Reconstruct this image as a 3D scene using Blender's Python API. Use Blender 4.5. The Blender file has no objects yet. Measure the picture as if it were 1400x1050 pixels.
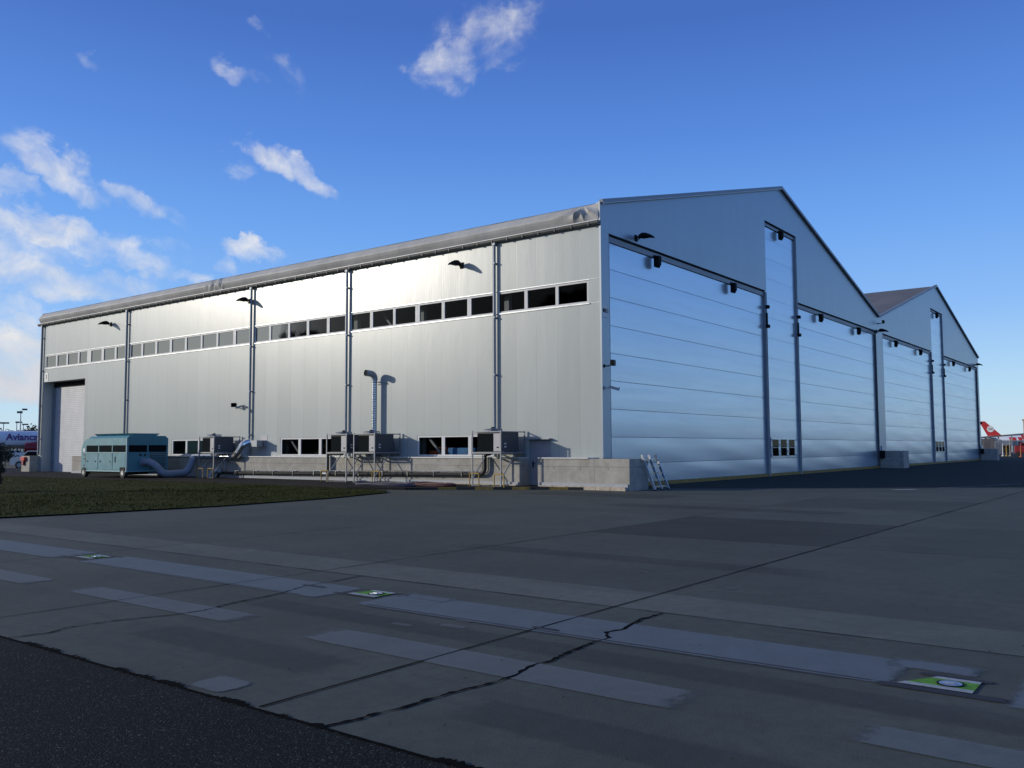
import bpy, bmesh, math, random
from mathutils import Vector, Matrix, Euler
R = random.Random(7)
SC = bpy.context.scene
COL = SC.collection
rad = math.radians

# ------------------------------------------------------------------ materials
class NT:
    def __init__(s, nt): s.nt = nt
    def n(s, t, **kw):
        x = s.nt.nodes.new(t)
        for k, v in kw.items(): setattr(x, k, v)
        return x
    def l(s, a, b): s.nt.links.new(a, b)
    def val(s, sock, v):
        if hasattr(v, 'is_output'): s.l(v, sock)
        else: sock.default_value = v
    def math(s, op, a, b=None, c=None, clamp=False):
        x = s.n('ShaderNodeMath', operation=op, use_clamp=clamp)
        s.val(x.inputs[0], a)
        if b is not None: s.val(x.inputs[1], b)
        if c is not None: s.val(x.inputs[2], c)
        return x.outputs[0]
    def vmath(s, op, a, b):
        x = s.n('ShaderNodeVectorMath', operation=op)
        s.val(x.inputs[0], a); s.val(x.inputs[1], b)
        return x
    def mix(s, f, a, b, blend='MIX'):
        x = s.n('ShaderNodeMix', data_type='RGBA', blend_type=blend)
        s.val(x.inputs[0], f); s.val(x.inputs[6], a); s.val(x.inputs[7], b)
        return x.outputs[2]
    def noise(s, vec, scale, detail=4, rough=.55, dist=0):
        x = s.n('ShaderNodeTexNoise')
        if vec is not None: s.l(vec, x.inputs['Vector'])
        x.inputs['Scale'].default_value = scale; x.inputs['Detail'].default_value = detail
        x.inputs['Roughness'].default_value = rough; x.inputs['Distortion'].default_value = dist
        return x.outputs['Fac']
    def ramp(s, f, lo, hi, a=0., b=1.):
        x = s.n('ShaderNodeMapRange', interpolation_type='SMOOTHSTEP')
        s.val(x.inputs[0], f); x.inputs[1].default_value = lo; x.inputs[2].default_value = hi
        x.inputs[3].default_value = a; x.inputs[4].default_value = b
        return x.outputs[0]
    def bump(s, h, strength, dist):
        x = s.n('ShaderNodeBump'); x.inputs['Strength'].default_value = strength
        x.inputs['Distance'].default_value = dist; s.l(h, x.inputs['Height'])
        return x.outputs[0]

def c4(c): return (c[0], c[1], c[2], 1.0)
def newmat(name):
    m = bpy.data.materials.new(name); m.use_nodes = True
    t = NT(m.node_tree); b = m.node_tree.nodes['Principled BSDF']
    return m, t, b
def coords(t, scale=(1, 1, 1), kind='Object'):
    tc = t.n('ShaderNodeTexCoord'); mp = t.n('ShaderNodeMapping')
    t.l(tc.outputs[kind], mp.inputs[0]); mp.inputs['Scale'].default_value = scale
    return mp.outputs[0]
def mat(name, col, rough=.6, metal=0., var=.12, nscale=3., bump=0., bdist=.01, bscale=None, stretch=(1, 1, 1), spec=.5, dirt=None, dirt_amt=0.):
    m, t, b = newmat(name)
    v = coords(t, stretch)
    f = t.noise(v, nscale, 6, .6)
    lo = tuple(x * (1 - var) for x in col); hi = tuple(min(1, x * (1 + var)) for x in col)
    c = t.mix(t.ramp(f, .3, .7), c4(lo), c4(hi))
    if dirt:
        g = t.noise(v, nscale * .37, 5, .65, .6)
        c = t.mix(t.ramp(g, .52, .75, 0, dirt_amt), c, c4(dirt))
    t.l(c, b.inputs['Base Color'])
    b.inputs['Roughness'].default_value = rough; b.inputs['Metallic'].default_value = metal
    b.inputs['Specular IOR Level'].default_value = spec
    if rough > .15:
        t.l(t.ramp(f, .25, .75, max(.02, rough - .07), min(1, rough + .07)), b.inputs['Roughness'])
    if bump:
        t.l(t.bump(t.noise(v, bscale or nscale * 6, 5, .6), bump, bdist), b.inputs['Normal'])
    return m

M = {}
def panel_mat():
    m, t, b = newmat('white_wall_panels')
    tc = t.n('ShaderNodeTexCoord'); sp = t.n('ShaderNodeSeparateXYZ'); t.l(tc.outputs['Object'], sp.inputs[0])
    y = sp.outputs['Y']
    d = t.math('DIVIDE', y, 1.03)
    fr = t.math('FRACT', d); idx = t.math('FLOOR', d)
    edge = t.math('ABSOLUTE', t.math('SUBTRACT', fr, .5))
    groove = t.ramp(edge, .484, .494)
    wn = t.n('ShaderNodeTexWhiteNoise', noise_dimensions='1D'); t.l(idx, wn.inputs['W'])
    v = t.n('ShaderNodeMapping'); t.l(tc.outputs['Object'], v.inputs[0]); v.inputs['Scale'].default_value = (1, 1, .18)
    streak = t.noise(v.outputs[0], 2.2, 6, .65)
    big = t.noise(tc.outputs['Object'], .35, 4, .6)
    base = t.mix(t.ramp(wn.outputs['Value'], 0, 1), c4((.365, .402, .395)), c4((.398, .435, .428)))
    base = t.mix(t.ramp(streak, .5, .78, 0, .14), base, c4((.265, .29, .288)))
    base = t.mix(t.ramp(big, .45, .75, 0, .18), base, c4((.32, .35, .347)))
    base = t.mix(t.math('MULTIPLY', groove, .48), base, c4((.22, .23, .23)))
    mv = t.n('ShaderNodeMapping'); t.l(tc.outputs['Object'], mv.inputs[0]); mv.inputs['Scale'].default_value = (1, 5.5, .10)
    rain = t.ramp(t.noise(mv.outputs[0], 2.0, 5, .7), .56, .74)
    zz = sp.outputs['Z']
    band = t.math('ADD', t.math('MULTIPLY', t.ramp(zz, 5.2, 7.2, 0, 1), t.math('LESS_THAN', zz, 7.25)), t.math('MULTIPLY', t.ramp(zz, 9.2, 10.2, 0, .8), 1.0))
    base = t.mix(t.math('MULTIPLY', t.math('MULTIPLY', rain, band), .22), base, c4((.17, .175, .165)))
    foot = t.math('MULTIPLY', t.ramp(zz, 2.4, 1.2, 0, 1), t.ramp(t.noise(mv.outputs[0], 3.1, 5, .7), .4, .7))
    base = t.mix(t.math('MULTIPLY', foot, .16), base, c4((.2, .19, .17)))
    t.l(base, b.inputs['Base Color'])
    b.inputs['Metallic'].default_value = .0
    b.inputs['Specular IOR Level'].default_value = .8
    t.l(t.ramp(streak, .2, .8, .275, .295), b.inputs['Roughness'])
    # micro-rib profile + oil-canning + groove
    rib = t.math('SINE', t.math('MULTIPLY', y, 2 * math.pi / .103))
    h = t.math('ADD', t.math('MULTIPLY', groove, -.22), t.math('MULTIPLY', rib, .03))
    vm = t.n('ShaderNodeMapping'); t.l(tc.outputs['Object'], vm.inputs[0]); vm.inputs['Scale'].default_value = (1, 1.4, .4)
    can = t.noise(vm.outputs[0], .9, 3, .5)
    h = t.math('ADD', h, t.math('MULTIPLY', can, 2.2))
    t.l(t.bump(h, .17, .012), b.inputs['Normal'])
    return m
M['panel'] = panel_mat()

def gable_mat():
    m, t, b = newmat('grey_gable_panels')
    v = coords(t, (1, 1, .3))
    f = t.noise(v, 1.2, 5, .6); g = t.noise(coords(t), .25, 3, .5)
    c = t.mix(t.ramp(f, .35, .7), c4((.345, .405, .46)), c4((.365, .425, .48)))
    c = t.mix(t.ramp(g, .4, .7, 0, .25), c, c4((.31, .365, .415)))
    sp = t.n('ShaderNodeSeparateXYZ'); tc = t.n('ShaderNodeTexCoord'); t.l(tc.outputs['Object'], sp.inputs[0])
    fr = t.math('FRACT', t.math('DIVIDE', sp.outputs['X'], 1.03))
    gr = t.ramp(t.math('ABSOLUTE', t.math('SUBTRACT', fr, .5)), .485, .495)
    c = t.mix(t.math('MULTIPLY', gr, .05), c, c4((.2, .2, .2)))
    t.l(c, b.inputs['Base Color']); b.inputs['Roughness'].default_value = .33; b.inputs['Metallic'].default_value = .35
    b.inputs['Specular IOR Level'].default_value = .55
    t.l(t.bump(t.noise(coords(t), .7, 2, .5), .2, .03), b.inputs['Normal'])
    return m
M['gable'] = gable_mat()

def fabric_mat():
    m, t, b = newmat('silver_door_fabric')
    v = coords(t, (.22, 1, 1.4))
    f = t.noise(v, 1.1, 4, .6)
    c = t.mix(t.ramp(f, .3, .7), c4((.52, .625, .74)), c4((.555, .66, .775)))
    f2 = t.noise(coords(t, (.10, 1, 2.2)), 2.0, 5, .65)
    c = t.mix(t.ramp(f2, .5, .8, 0, .12), c, c4((.42, .45, .5)))
    t.l(c, b.inputs['Base Color'])
    b.inputs['Metallic'].default_value = .62
    t.l(t.ramp(f2, .2, .8, .21, .27), b.inputs['Roughness'])
    h = t.noise(coords(t, (.12, 1, .8)), 1.0, 2, .5)
    t.l(t.bump(h, .06, .05), b.inputs['Normal'])
    return m
M['fabric'] = fabric_mat()

def concrete_wall_mat():
    m, t, b = newmat('cast_concrete')
    tc = t.n('ShaderNodeTexCoord'); O = tc.outputs['Object']
    sp = t.n('ShaderNodeSeparateXYZ'); t.l(O, sp.inputs[0])
    f = t.noise(O, 2.2, 7, .65); g = t.noise(O, 14, 5, .6)
    c = t.mix(t.ramp(f, .3, .72), c4((.30, .285, .25)), c4((.42, .40, .36)))
    st = t.noise(coords(t, (3.0, 3.0, .25)), 1.6, 5, .65)
    c = t.mix(t.ramp(st, .55, .8, 0, .4), c, c4((.22, .205, .18)))
    zl = t.ramp(t.math('ABSOLUTE', t.math('SUBTRACT', sp.outputs['Z'], .86)), .006, .016, 1, 0)
    fy = t.math('ABSOLUTE', t.math('SUBTRACT', t.math('FRACT', t.math('DIVIDE', sp.outputs['Y'], 2.45)), .5))
    vl = t.ramp(fy, .4945, .498)
    ln = t.math('MAXIMUM', zl, vl)
    # tie holes
    hy = t.math('ABSOLUTE', t.math('SUBTRACT', t.math('FRACT', t.math('DIVIDE', sp.outputs['Y'], 1.22)), .5))
    hz = t.math('ABSOLUTE', t.math('SUBTRACT', sp.outputs['Z'], .80))
    ho = t.math('MULTIPLY', t.ramp(hy, .018, .03, 1, 0), t.ramp(hz, .03, .06, 1, 0))
    ln = t.math('MAXIMUM', ln, ho)
    c = t.mix(t.math('MULTIPLY', ln, .55), c, c4((.13, .12, .11)))
    c = t.mix(t.math('MULTIPLY', g, .12), c, c4((.15, .14, .13)))
    t.l(c, b.inputs['Base Color']); b.inputs['Roughness'].default_value = .85
    t.l(t.bump(t.math('SUBTRACT', g, ln), .25, .01), b.inputs['Normal'])
    return m
M['concrete'] = concrete_wall_mat()

def apron_mat():
    m, t, b = newmat('apron_concrete')
    v = coords(t)
    at = t.n('ShaderNodeAttribute', attribute_name='tone')
    f = t.noise(v, .5, 7, .66, .3); g = t.noise(v, 7, 6, .7); h = t.noise(v, 90, 3, .6)
    c = t.mix(t.ramp(f, .32, .7), c4((.064, .075, .063)), c4((.098, .112, .094)))
    c = t.mix(t.ramp(g, .38, .68, 0, .5), c, c4((.045, .051, .048)))
    sw = t.noise(coords(t, (1.6, .22, 1)), 2.4, 6, .68, .4)
    c = t.mix(t.ramp(sw, .48, .68, 0, .5), c, c4((.053, .057, .052)))
    c = t.mix(t.ramp(h, .42, .62, 0, .65), c, c4((.110, .117, .106)))
    st = t.noise(v, 1.7, 8, .72, 1.0)
    c = t.mix(t.ramp(st, .64, .78, 0, .5), c, c4((.040, .040, .038)))
    sc = t.noise(coords(t, (1, .35, 1)), 5.5, 4, .6)
    c = t.mix(t.ramp(sc, .74, .80, 0, .45), c, c4((.13, .128, .12)))
    h2 = t.noise(v, 38, 4, .7)
    c = t.mix(t.ramp(h2, .58, .7, 0, .5), c, c4((.038, .041, .039)))
    sp2 = t.noise(v, 3.1, 9, .8, .2)
    c = t.mix(t.ramp(sp2, .66, .72, 0, .5), c, c4((.036, .038, .037)))
    c = t.mix(1.0, c, at.outputs['Color'], 'MULTIPLY')
    t.l(c, b.inputs['Base Color']); b.inputs['Roughness'].default_value = .85
    b.inputs['Specular IOR Level'].default_value = .2
    t.l(t.bump(t.math('ADD', t.math('MULTIPLY', h, .6), g), .35, .004), b.inputs['Normal'])
    return m
M['apron'] = apron_mat()

def asphalt_mat(name, dark, light, gs, bumpd=.012):
    m, t, b = newmat(name)
    v = coords(t)
    vo = t.n('ShaderNodeTexVoronoi'); t.l(v, vo.inputs['Vector']); vo.inputs['Scale'].default_value = gs
    wn = t.n('ShaderNodeTexWhiteNoise', noise_dimensions='3D'); t.l(vo.outputs['Position'], wn.inputs['Vector'])
    f = t.noise(v, 1.1, 6, .65)
    stone = t.ramp(wn.outputs['Value'], .55, 1.0)
    c = t.mix(stone, c4(dark), c4(light))
    c = t.mix(t.ramp(wn.outputs['Value'], .965, .99, 0, .8), c, c4(tuple(x * 3.0 for x in light)))
    c = t.mix(t.ramp(f, .35, .75, 0, .35), c, c4(tuple(x * .7 for x in dark)))
    t.l(c, b.inputs['Base Color']); b.inputs['Roughness'].default_value = .85
    b.inputs['Specular IOR Level'].default_value = .12
    hh = t.math('MULTIPLY', t.math('SUBTRACT', 1.0, vo.outputs['Distance']), t.math('ADD', .4, wn.outputs['Value']))
    t.l(t.bump(hh, .7, bumpd), b.inputs['Normal'])
    return m
M['asphalt'] = asphalt_mat('coarse_asphalt', (.009, .0105, .0105), (.032, .036, .036), 85, .008)
M['asphalt_fine'] = asphalt_mat('fine_asphalt', (.030, .031, .026), (.046, .048, .041), 40, .006)
M['path_tar'] = asphalt_mat('dark_path_asphalt', (.020, .018, .017), (.038, .035, .034), 40, .006)

def wornpaint_mat(name, col, cover, ndist=.6):
    m, t, b = newmat(name)
    v = coords(t)
    f = t.noise(v, 3.2, 7, .7, ndist); g = t.noise(v, 60, 3, .6)
    c = t.mix(t.ramp(f, .25, .7), c4(tuple(x * .80 for x in col)), c4(col))
    c = t.mix(t.ramp(g, .4, .7, 0, .3), c, c4((.085, .085, .088)))
    t.l(c, b.inputs['Base Color']); b.inputs['Roughness'].default_value = .75
    at = t.n('ShaderNodeAttribute', attribute_name='fade')
    a = t.math('ADD', t.math('MULTIPLY', at.outputs['Fac'], 1.6), t.math('SUBTRACT', t.noise(v, 9, 6, .7), 1.15))
    al = t.ramp(a, -.28, .30, 0, cover)
    tr = t.n('ShaderNodeBsdfTransparent'); mx = t.n('ShaderNodeMixShader')
    t.l(al, mx.inputs[0]); t.l(tr.outputs[0], mx.inputs[1]); t.l(b.outputs[0], mx.inputs[2])
    t.l(mx.outputs[0], m.node_tree.nodes['Material Output'].inputs['Surface'])
    return m
M['ghost_line'] = wornpaint_mat('ground_off_paint', (.118, .147, .166), .95)
M['ghost_dash'] = wornpaint_mat('faded_dash_paint', (.126, .147, .148), .9)
M['smear'] = wornpaint_mat('black_rubber_smear', (.018, .018, .022), .95, 2.)
M['pale_scuff'] = wornpaint_mat('pale_scuff', (.16, .16, .16), .6, 2.)

def grass_mat():
    m, t, b = newmat('winter_grass')
    v = coords(t)
    f = t.noise(v, .9, 6, .65); g = t.noise(v, 9, 5, .7)
    c = t.mix(t.ramp(f, .3, .7), c4((.022, .028, .003)), c4((.040, .046, .006)))
    c = t.mix(t.ramp(g, .45, .8, 0, .5), c, c4((.056, .053, .012)))
    t.l(c, b.inputs['Base Color']); b.inputs['Roughness'].default_value = .95; b.inputs['Specular IOR Level'].default_value = .1
    t.l(t.bump(g, .6, .05), b.inputs['Normal'])
    return m
M['grass'] = grass_mat()
M['field'] = mat('dry_field', (.075, .072, .042), .95, var=.3, nscale=.05)

def glass_mat(name, tint=.35, refl=1.5):
    m = bpy.data.materials.new(name); m.use_nodes = True
    t = NT(m.node_tree); m.node_tree.nodes.remove(m.node_tree.nodes['Principled BSDF'])
    g = t.n('ShaderNodeBsdfGlossy'); g.inputs['Roughness'].default_value = .03
    g.inputs['Color'].default_value = (.30, .305, .285, 1)
    tr = t.n('ShaderNodeBsdfTransparent'); tr.inputs['Color'].default_value = (tint * .9, tint * .97, tint, 1)
    fr = t.n('ShaderNodeFresnel'); fr.inputs['IOR'].default_value = refl
    v = coords(t)
    t.l(t.bump(t.noise(v, .8, 2, .5), .06, .02), g.inputs['Normal'])
    mx = t.n('ShaderNodeMixShader'); t.l(fr.outputs[0], mx.inputs[0]); t.l(tr.outputs[0], mx.inputs[1]); t.l(g.outputs[0], mx.inputs[2])
    t.l(mx.outputs[0], m.node_tree.nodes['Material Output'].inputs['Surface'])
    return m
M['glass'] = glass_mat('window_glass', .62, 1.26)
M['dark_glass'] = glass_mat('tinted_glass', .12, 1.4)

def membrane_mat():
    m, t, b = newmat('roof_membrane')
    tc = t.n('ShaderNodeTexCoord'); O = tc.outputs['Object']
    sp = t.n('ShaderNodeSeparateXYZ'); t.l(O, sp.inputs[0])
    f = t.noise(O, .8, 6, .65)
    s1 = t.noise(coords(t, (.5, 2.5, .5)), 1.4, 5, .65)
    c = t.mix(t.ramp(f, .3, .7), c4((.38, .375, .365)), c4((.46, .455, .445)))
    c = t.mix(t.ramp(s1, .5, .75, 0, .4), c, c4((.30, .295, .288)))
    fr = t.math('ABSOLUTE', t.math('SUBTRACT', t.math('FRACT', t.math('DIVIDE', sp.outputs['Y'], 1.5)), .5))
    seam = t.ramp(fr, .488, .497)
    c = t.mix(t.math('MULTIPLY', seam, .35), c, c4((.36, .35, .33)))
    t.l(c, b.inputs['Base Color']); b.inputs['Roughness'].default_value = .6
    b.inputs['Specular IOR Level'].default_value = .35
    h = t.math('ADD', t.math('MULTIPLY', t.noise(coords(t, (.6, 2.2, .8)), 1.6, 4, .6), 1.), t.math('MULTIPLY', seam, .3))
    t.l(t.bump(h, .28, .04), b.inputs['Normal'])
    return m
M['membrane'] = membrane_mat()

M['roof_sheet'] = mat('weathered_roof_membrane', (.155, .150, .145), .6, var=.16, nscale=.5, stretch=(.3, 1, 1), spec=.25, dirt=(.10, .095, .09), dirt_amt=.6)
M['white_frame'] = mat('white_window_frame', (.56, .57, .58), .5, var=.05)
M['trim'] = mat('light_metal_trim', (.62, .64, .66), .35, .3, var=.06)
M['steel'] = mat('galvanised_steel', (.42, .44, .47), .36, .75, var=.14, nscale=7)
M['shiny'] = mat('bright_sheet_metal', (.66, .68, .70), .2, .95, var=.08, nscale=4, bump=.15, bdist=.01, bscale=7)
M['pipe_grey'] = mat('zinc_pipe', (.25, .28, .32), .5, .3, var=.1, nscale=4)
M['gutter_grey'] = mat('dark_zinc_gutter', (.085, .088, .092), .5, .2, var=.15)
M['frame_steel'] = mat('dull_galvanised_frame', (.25, .26, .28), .55, .25, var=.15, nscale=7)
M['black'] = mat('black_housing', (.010, .011, .012), .75, var=.2, spec=.12)
M['dark_gap'] = mat('dark_gap', (.006, .006, .008), .9, var=.1)
M['rubber'] = mat('black_rubber', (.018, .018, .018), .8, var=.2)
M['slate'] = mat('slate_grey_sheet', (.062, .070, .088), .5, var=.08, nscale=2, dirt=(.045, .05, .06), dirt_amt=.4)
M['unit_light'] = mat('light_grey_sheet', (.40, .40, .42), .45, var=.06, dirt=(.25, .24, .23), dirt_amt=.4)
M['coil'] = mat('dark_coil_fins', (.008, .012, .014), .85, .0, spec=.04, var=.25, nscale=60, stretch=(1, 6, .3))
M['cyan'] = mat('pale_turquoise_paint', (.060, .225, .285), .42, var=.08, nscale=2.5, dirt=(.05, .15, .185), dirt_amt=.4)
M['cyan_trim'] = mat('turquoise_trim', (.20, .36, .40), .45, var=.08)
M['hose'] = mat('blue_grey_hose', (.24, .27, .33), .6, var=.12, nscale=6, bump=.3, bdist=.02, bscale=9)
M['yellow'] = mat('yellow_paint', (.42, .26, .02), .5, var=.18, nscale=9, dirt=(.16, .10, .03), dirt_amt=.5)
M['kerb_black'] = mat('black_kerb_paint', (.018, .018, .02), .7, var=.3, nscale=8)
M['kerb_yellow'] = mat('worn_yellow_kerb_paint', (.26, .17, .035), .75, var=.3, nscale=8, dirt=(.13, .11, .08), dirt_amt=.7)
M['kerb_stone'] = mat('pale_kerb_stone', (.44, .38, .30), .85, var=.2, nscale=6)
M['sill_strip'] = mat('grey_base_flashing', (.33, .35, .38), .6, var=.1)
M['white_paint'] = mat('white_paint', (.72, .72, .71), .55, var=.08, nscale=5)
M['line_white'] = mat('worn_white_line', (.17, .17, .17), .8, var=.3, nscale=3)
M['green_paint'] = mat('green_marker_paint', (.10, .27, .035), .8, var=.3, nscale=14, spec=.2, dirt=(.05, .11, .03), dirt_amt=.6)
M['marker_white'] = mat('marker_white_paint', (.32, .35, .38), .8, var=.2, nscale=14, spec=.2, dirt=(.16, .17, .18), dirt_amt=.7)
M['red'] = mat('red_paint', (.50, .028, .028), .4, var=.1)
M['truck_red'] = mat('dull_truck_red', (.24, .016, .02), .5, var=.15)
M['red_dark'] = mat('dark_red_paint', (.22, .008, .02), .4, var=.1)
M['plane_white'] = mat('aircraft_white', (.66, .70, .80), .3, var=.05, nscale=.5)
M['plane_belly'] = mat('aircraft_grey_belly', (.30, .31, .34), .4, var=.05, nscale=.5)
M['purple'] = mat('violet_lettering', (.11, .02, .16), .5, var=.05)
M['crimson'] = mat('crimson_lettering', (.40, .008, .05), .5, var=.05)
M['blue_paint'] = mat('blue_container_paint', (.05, .09, .17), .5, var=.2)
M['beige'] = mat('beige_render', (.55, .44, .31), .8, var=.08)
M['greyblue'] = mat('grey_blue_cladding', (.17, .20, .25), .5, var=.15)
M['greydark'] = mat('dark_grey_cladding', (.10, .10, .105), .7, var=.2)
M['orange'] = mat('orange_plastic', (.50, .10, .02), .5, var=.15)
M['tarp_blue'] = mat('light_blue_tarp', (.10, .30, .62), .6, var=.2)
M['bark'] = mat('bark', (.06, .045, .035), .9, var=.3, nscale=12)
M['leaf'] = mat('dark_evergreen_leaf', (.016, .024, .010), .7, var=.5, nscale=3)
M['leaf2'] = mat('bush_leaf', (.036, .042, .024), .8, var=.5, nscale=1)
M['joint'] = mat('joint_sealant', (.006, .006, .007), .95, var=.3, nscale=15, spec=.03)
M['cap'] = mat('pale_sill_cap', (.55, .56, .56), .5, .1, var=.08)
M['grey_door'] = mat('grey_door_paint', (.30, .30, .33), .5, var=.06)
M['canvas'] = mat('interior_frame_steel', (.45, .42, .38), .6, var=.1)

def roller_mat():
    m, t, b = newmat('roller_slats')
    tc = t.n('ShaderNodeTexCoord'); sp = t.n('ShaderNodeSeparateXYZ'); t.l(tc.outputs['Object'], sp.inputs[0])
    fr = t.math('FRACT', t.math('DIVIDE', sp.outputs['Z'], .125))
    gr = t.ramp(t.math('ABSOLUTE', t.math('SUBTRACT', fr, .5)), .40, .49)
    f = t.noise(tc.outputs['Object'], 1.2, 5, .6)
    c = t.mix(t.ramp(f, .3, .7), c4((.50, .51, .54)), c4((.58, .59, .62)))
    c = t.mix(t.math('MULTIPLY', gr, .55), c, c4((.2, .2, .22)))
    t.l(c, b.inputs['Base Color']); b.inputs['Roughness'].default_value = .45
    t.l(t.bump(t.math('SUBTRACT', 1, gr), .6, .02), b.inputs['Normal'])
    return m
M['roller'] = roller_mat()

def spiral_mat():
    m, t, b = newmat('spiral_duct_metal')
    tc = t.n('ShaderNodeTexCoord'); sp = t.n('ShaderNodeSeparateXYZ'); t.l(tc.outputs['Object'], sp.inputs[0])
    fr = t.math('FRACT', t.math('DIVIDE', sp.outputs['Z'], .11))
    gr = t.ramp(t.math('ABSOLUTE', t.math('SUBTRACT', fr, .5)), .33, .48)
    t.l(t.mix(t.math('MULTIPLY', gr, .5), c4((.55, .60, .66)), c4((.18, .2, .23))), b.inputs['Base Color'])
    b.inputs['Metallic'].default_value = .85; b.inputs['Roughness'].default_value = .27
    t.l(t.bump(gr, .8, .02), b.inputs['Normal'])
    return m
M['spiral'] = spiral_mat()

# ------------------------------------------------------------------ mesh helpers
class MB:
    def __init__(s): s.v = []; s.f = []; s.m = []; s.fade = {}
    def add(s, vs, fs, mi=0, mx=None):
        o = len(s.v)
        s.v += [tuple(mx @ Vector(p)) if mx else tuple(p) for p in vs]
        s.f += [tuple(o + i for i in f) for f in fs]; s.m += [mi] * len(fs)
        return s
    def box(s, x0, x1, y0, y1, z0, z1, mi=0, mx=None):
        v = [(x0, y0, z0), (x1, y0, z0), (x1, y1, z0), (x0, y1, z0), (x0, y0, z1), (x1, y0, z1), (x1, y1, z1), (x0, y1, z1)]
        return s.add(v, [(0, 3, 2, 1), (4, 5, 6, 7), (0, 1, 5, 4), (1, 2, 6, 5), (2, 3, 7, 6), (3, 0, 4, 7)], mi, mx)
    def bbox(s, x0, x1, y0, y1, z0, z1, b=.02, mi=0, mx=None, seg=2):
        bm = bmesh.new(); bmesh.ops.create_cube(bm, size=1)
        for q in bm.verts: q.co = Vector(((x0 + x1) / 2 + q.co.x * (x1 - x0), (y0 + y1) / 2 + q.co.y * (y1 - y0), (z0 + z1) / 2 + q.co.z * (z1 - z0)))
        bmesh.ops.bevel(bm, geom=list(bm.edges), offset=b, segments=seg, affect='EDGES', profile=.5)
        bm.verts.index_update()
        s.add([tuple(q.co) for q in bm.verts], [tuple(q.index for q in f.verts) for f in bm.faces], mi, mx)
        bm.free(); return s
    def tube(s, path, r, n=12, mi=0, cap=True, closed=False):
        P = [Vector(p) for p in path]; rs = r if isinstance(r, (list, tuple)) else [r] * len(P)
        rings = []; ref = None
        for i, p in enumerate(P):
            a = P[max(0, i - 1)]; b = P[min(len(P) - 1, i + 1)]
            d = (b - a).normalized()
            if ref is None:
                ref = Vector((0, 0, 1)) if abs(d.z) < .9 else Vector((1, 0, 0))
            u = (ref - d * ref.dot(d)).normalized(); w = d.cross(u); ref = u
            rings.append([p + rs[i] * (math.cos(2 * math.pi * k / n) * u + math.sin(2 * math.pi * k / n) * w) for k in range(n)])
        vs = [q for rg in rings for q in rg]; fs = []
        for i in range(len(P) - 1):
            for k in range(n):
                a = i * n + k; b = i * n + (k + 1) % n
                fs.append((a, b, b + n, a + n))
        if cap:
            fs.append(tuple(range(n - 1, -1, -1))); o = (len(P) - 1) * n; fs.append(tuple(range(o, o + n)))
        return s.add(vs, fs, mi)
    def bar(s, a, b, w, h=None, mi=0):
        a = Vector(a); b = Vector(b); h = h or w; d = b - a; L = d.length; d.normalize()
        ref = Vector((0, 0, 1)) if abs(d.z) < .95 else Vector((1, 0, 0))
        x = d.cross(ref).normalized(); z = x.cross(d)
        mx = Matrix((x, d, z)).transposed().to_4x4(); mx.translation = a
        return s.box(-w / 2, w / 2, 0, L, -h / 2, h / 2, mi, mx)
    def cyl(s, c, r, h, axis='z', n=24, mi=0):
        c = Vector(c); d = {'x': Vector((1, 0, 0)), 'y': Vector((0, 1, 0)), 'z': Vector((0, 0, 1))}[axis]
        return s.tube([c - d * h / 2, c + d * h / 2], r, n, mi)
    def prism(s, poly, axis, a, b, mi=0):
        # poly of 2D points extruded along axis
        def P(p, w):
            return {'x': (w, p[0], p[1]), 'y': (p[0], w, p[1]), 'z': (p[0], p[1], w)}[axis]
        n = len(poly)
        vs = [P(p, a) for p in poly] + [P(p, b) for p in poly]
        fs = [tuple(range(n - 1, -1, -1)), tuple(range(n, 2 * n))] + [(i, (i + 1) % n, n + (i + 1) % n, n + i) for i in range(n)]
        return s.add(vs, fs, mi)
    def quad(s, a, b, c, d, mi=0): return s.add([a, b, c, d], [(0, 1, 2, 3)], mi)
    def build(s, name, mats, parent=None, smooth=False, recalc=True, angle=35):
        me = bpy.data.meshes.new(name); me.from_pydata(s.v, [], s.f)
        if not isinstance(mats, (list, tuple)): mats = [mats]
        for q in mats: me.materials.append(M[q] if isinstance(q, str) else q)
        for p, i in zip(me.polygons, s.m): p.material_index = i
        if recalc:
            bm = bmesh.new(); bm.from_mesh(me); bmesh.ops.recalc_face_normals(bm, faces=bm.faces); bm.to_mesh(me); bm.free()
        if smooth:
            for p in me.polygons: p.use_smooth = True
            try: me.set_sharp_from_angle(angle=rad(angle))
            except Exception: pass
        me.update()
        o = bpy.data.objects.new(name, me); COL.objects.link(o)
        if parent: o.parent = parent
        return o

def setp(o, label, cat, group=None, kind=None):
    if label: o['label'] = label
    if cat: o['category'] = cat
    if group: o['group'] = group
    if kind: o['kind'] = kind
    return o
def thing(name, label, cat, loc=(0, 0, 0), rz=0., group=None):
    o = bpy.data.objects.new(name, None); COL.objects.link(o); o.location = loc; o.rotation_euler = (0, 0, rz)
    return setp(o, label, cat, group)
def struct(o): o['kind'] = 'structure'; return o
def copytree(src, label=None, loc=None, rz=None):
    c = src.copy(); COL.objects.link(c)
    if loc is not None: c.location = loc
    if rz is not None: c.rotation_euler = (0, 0, rz)
    if label: c['label'] = label
    for ch in list(src.children):
        k = ch.copy(); COL.objects.link(k); k.parent = c
        for g in list(ch.children):
            h = g.copy(); COL.objects.link(h); h.parent = k
    return c
def arc(p0, p1, p2, n=6):
    a, b, c = Vector(p0), Vector(p1), Vector(p2)
    return [tuple((1 - t) ** 2 * a + 2 * t * (1 - t) * b + t * t * c) for t in [i / n for i in range(n + 1)]]
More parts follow.
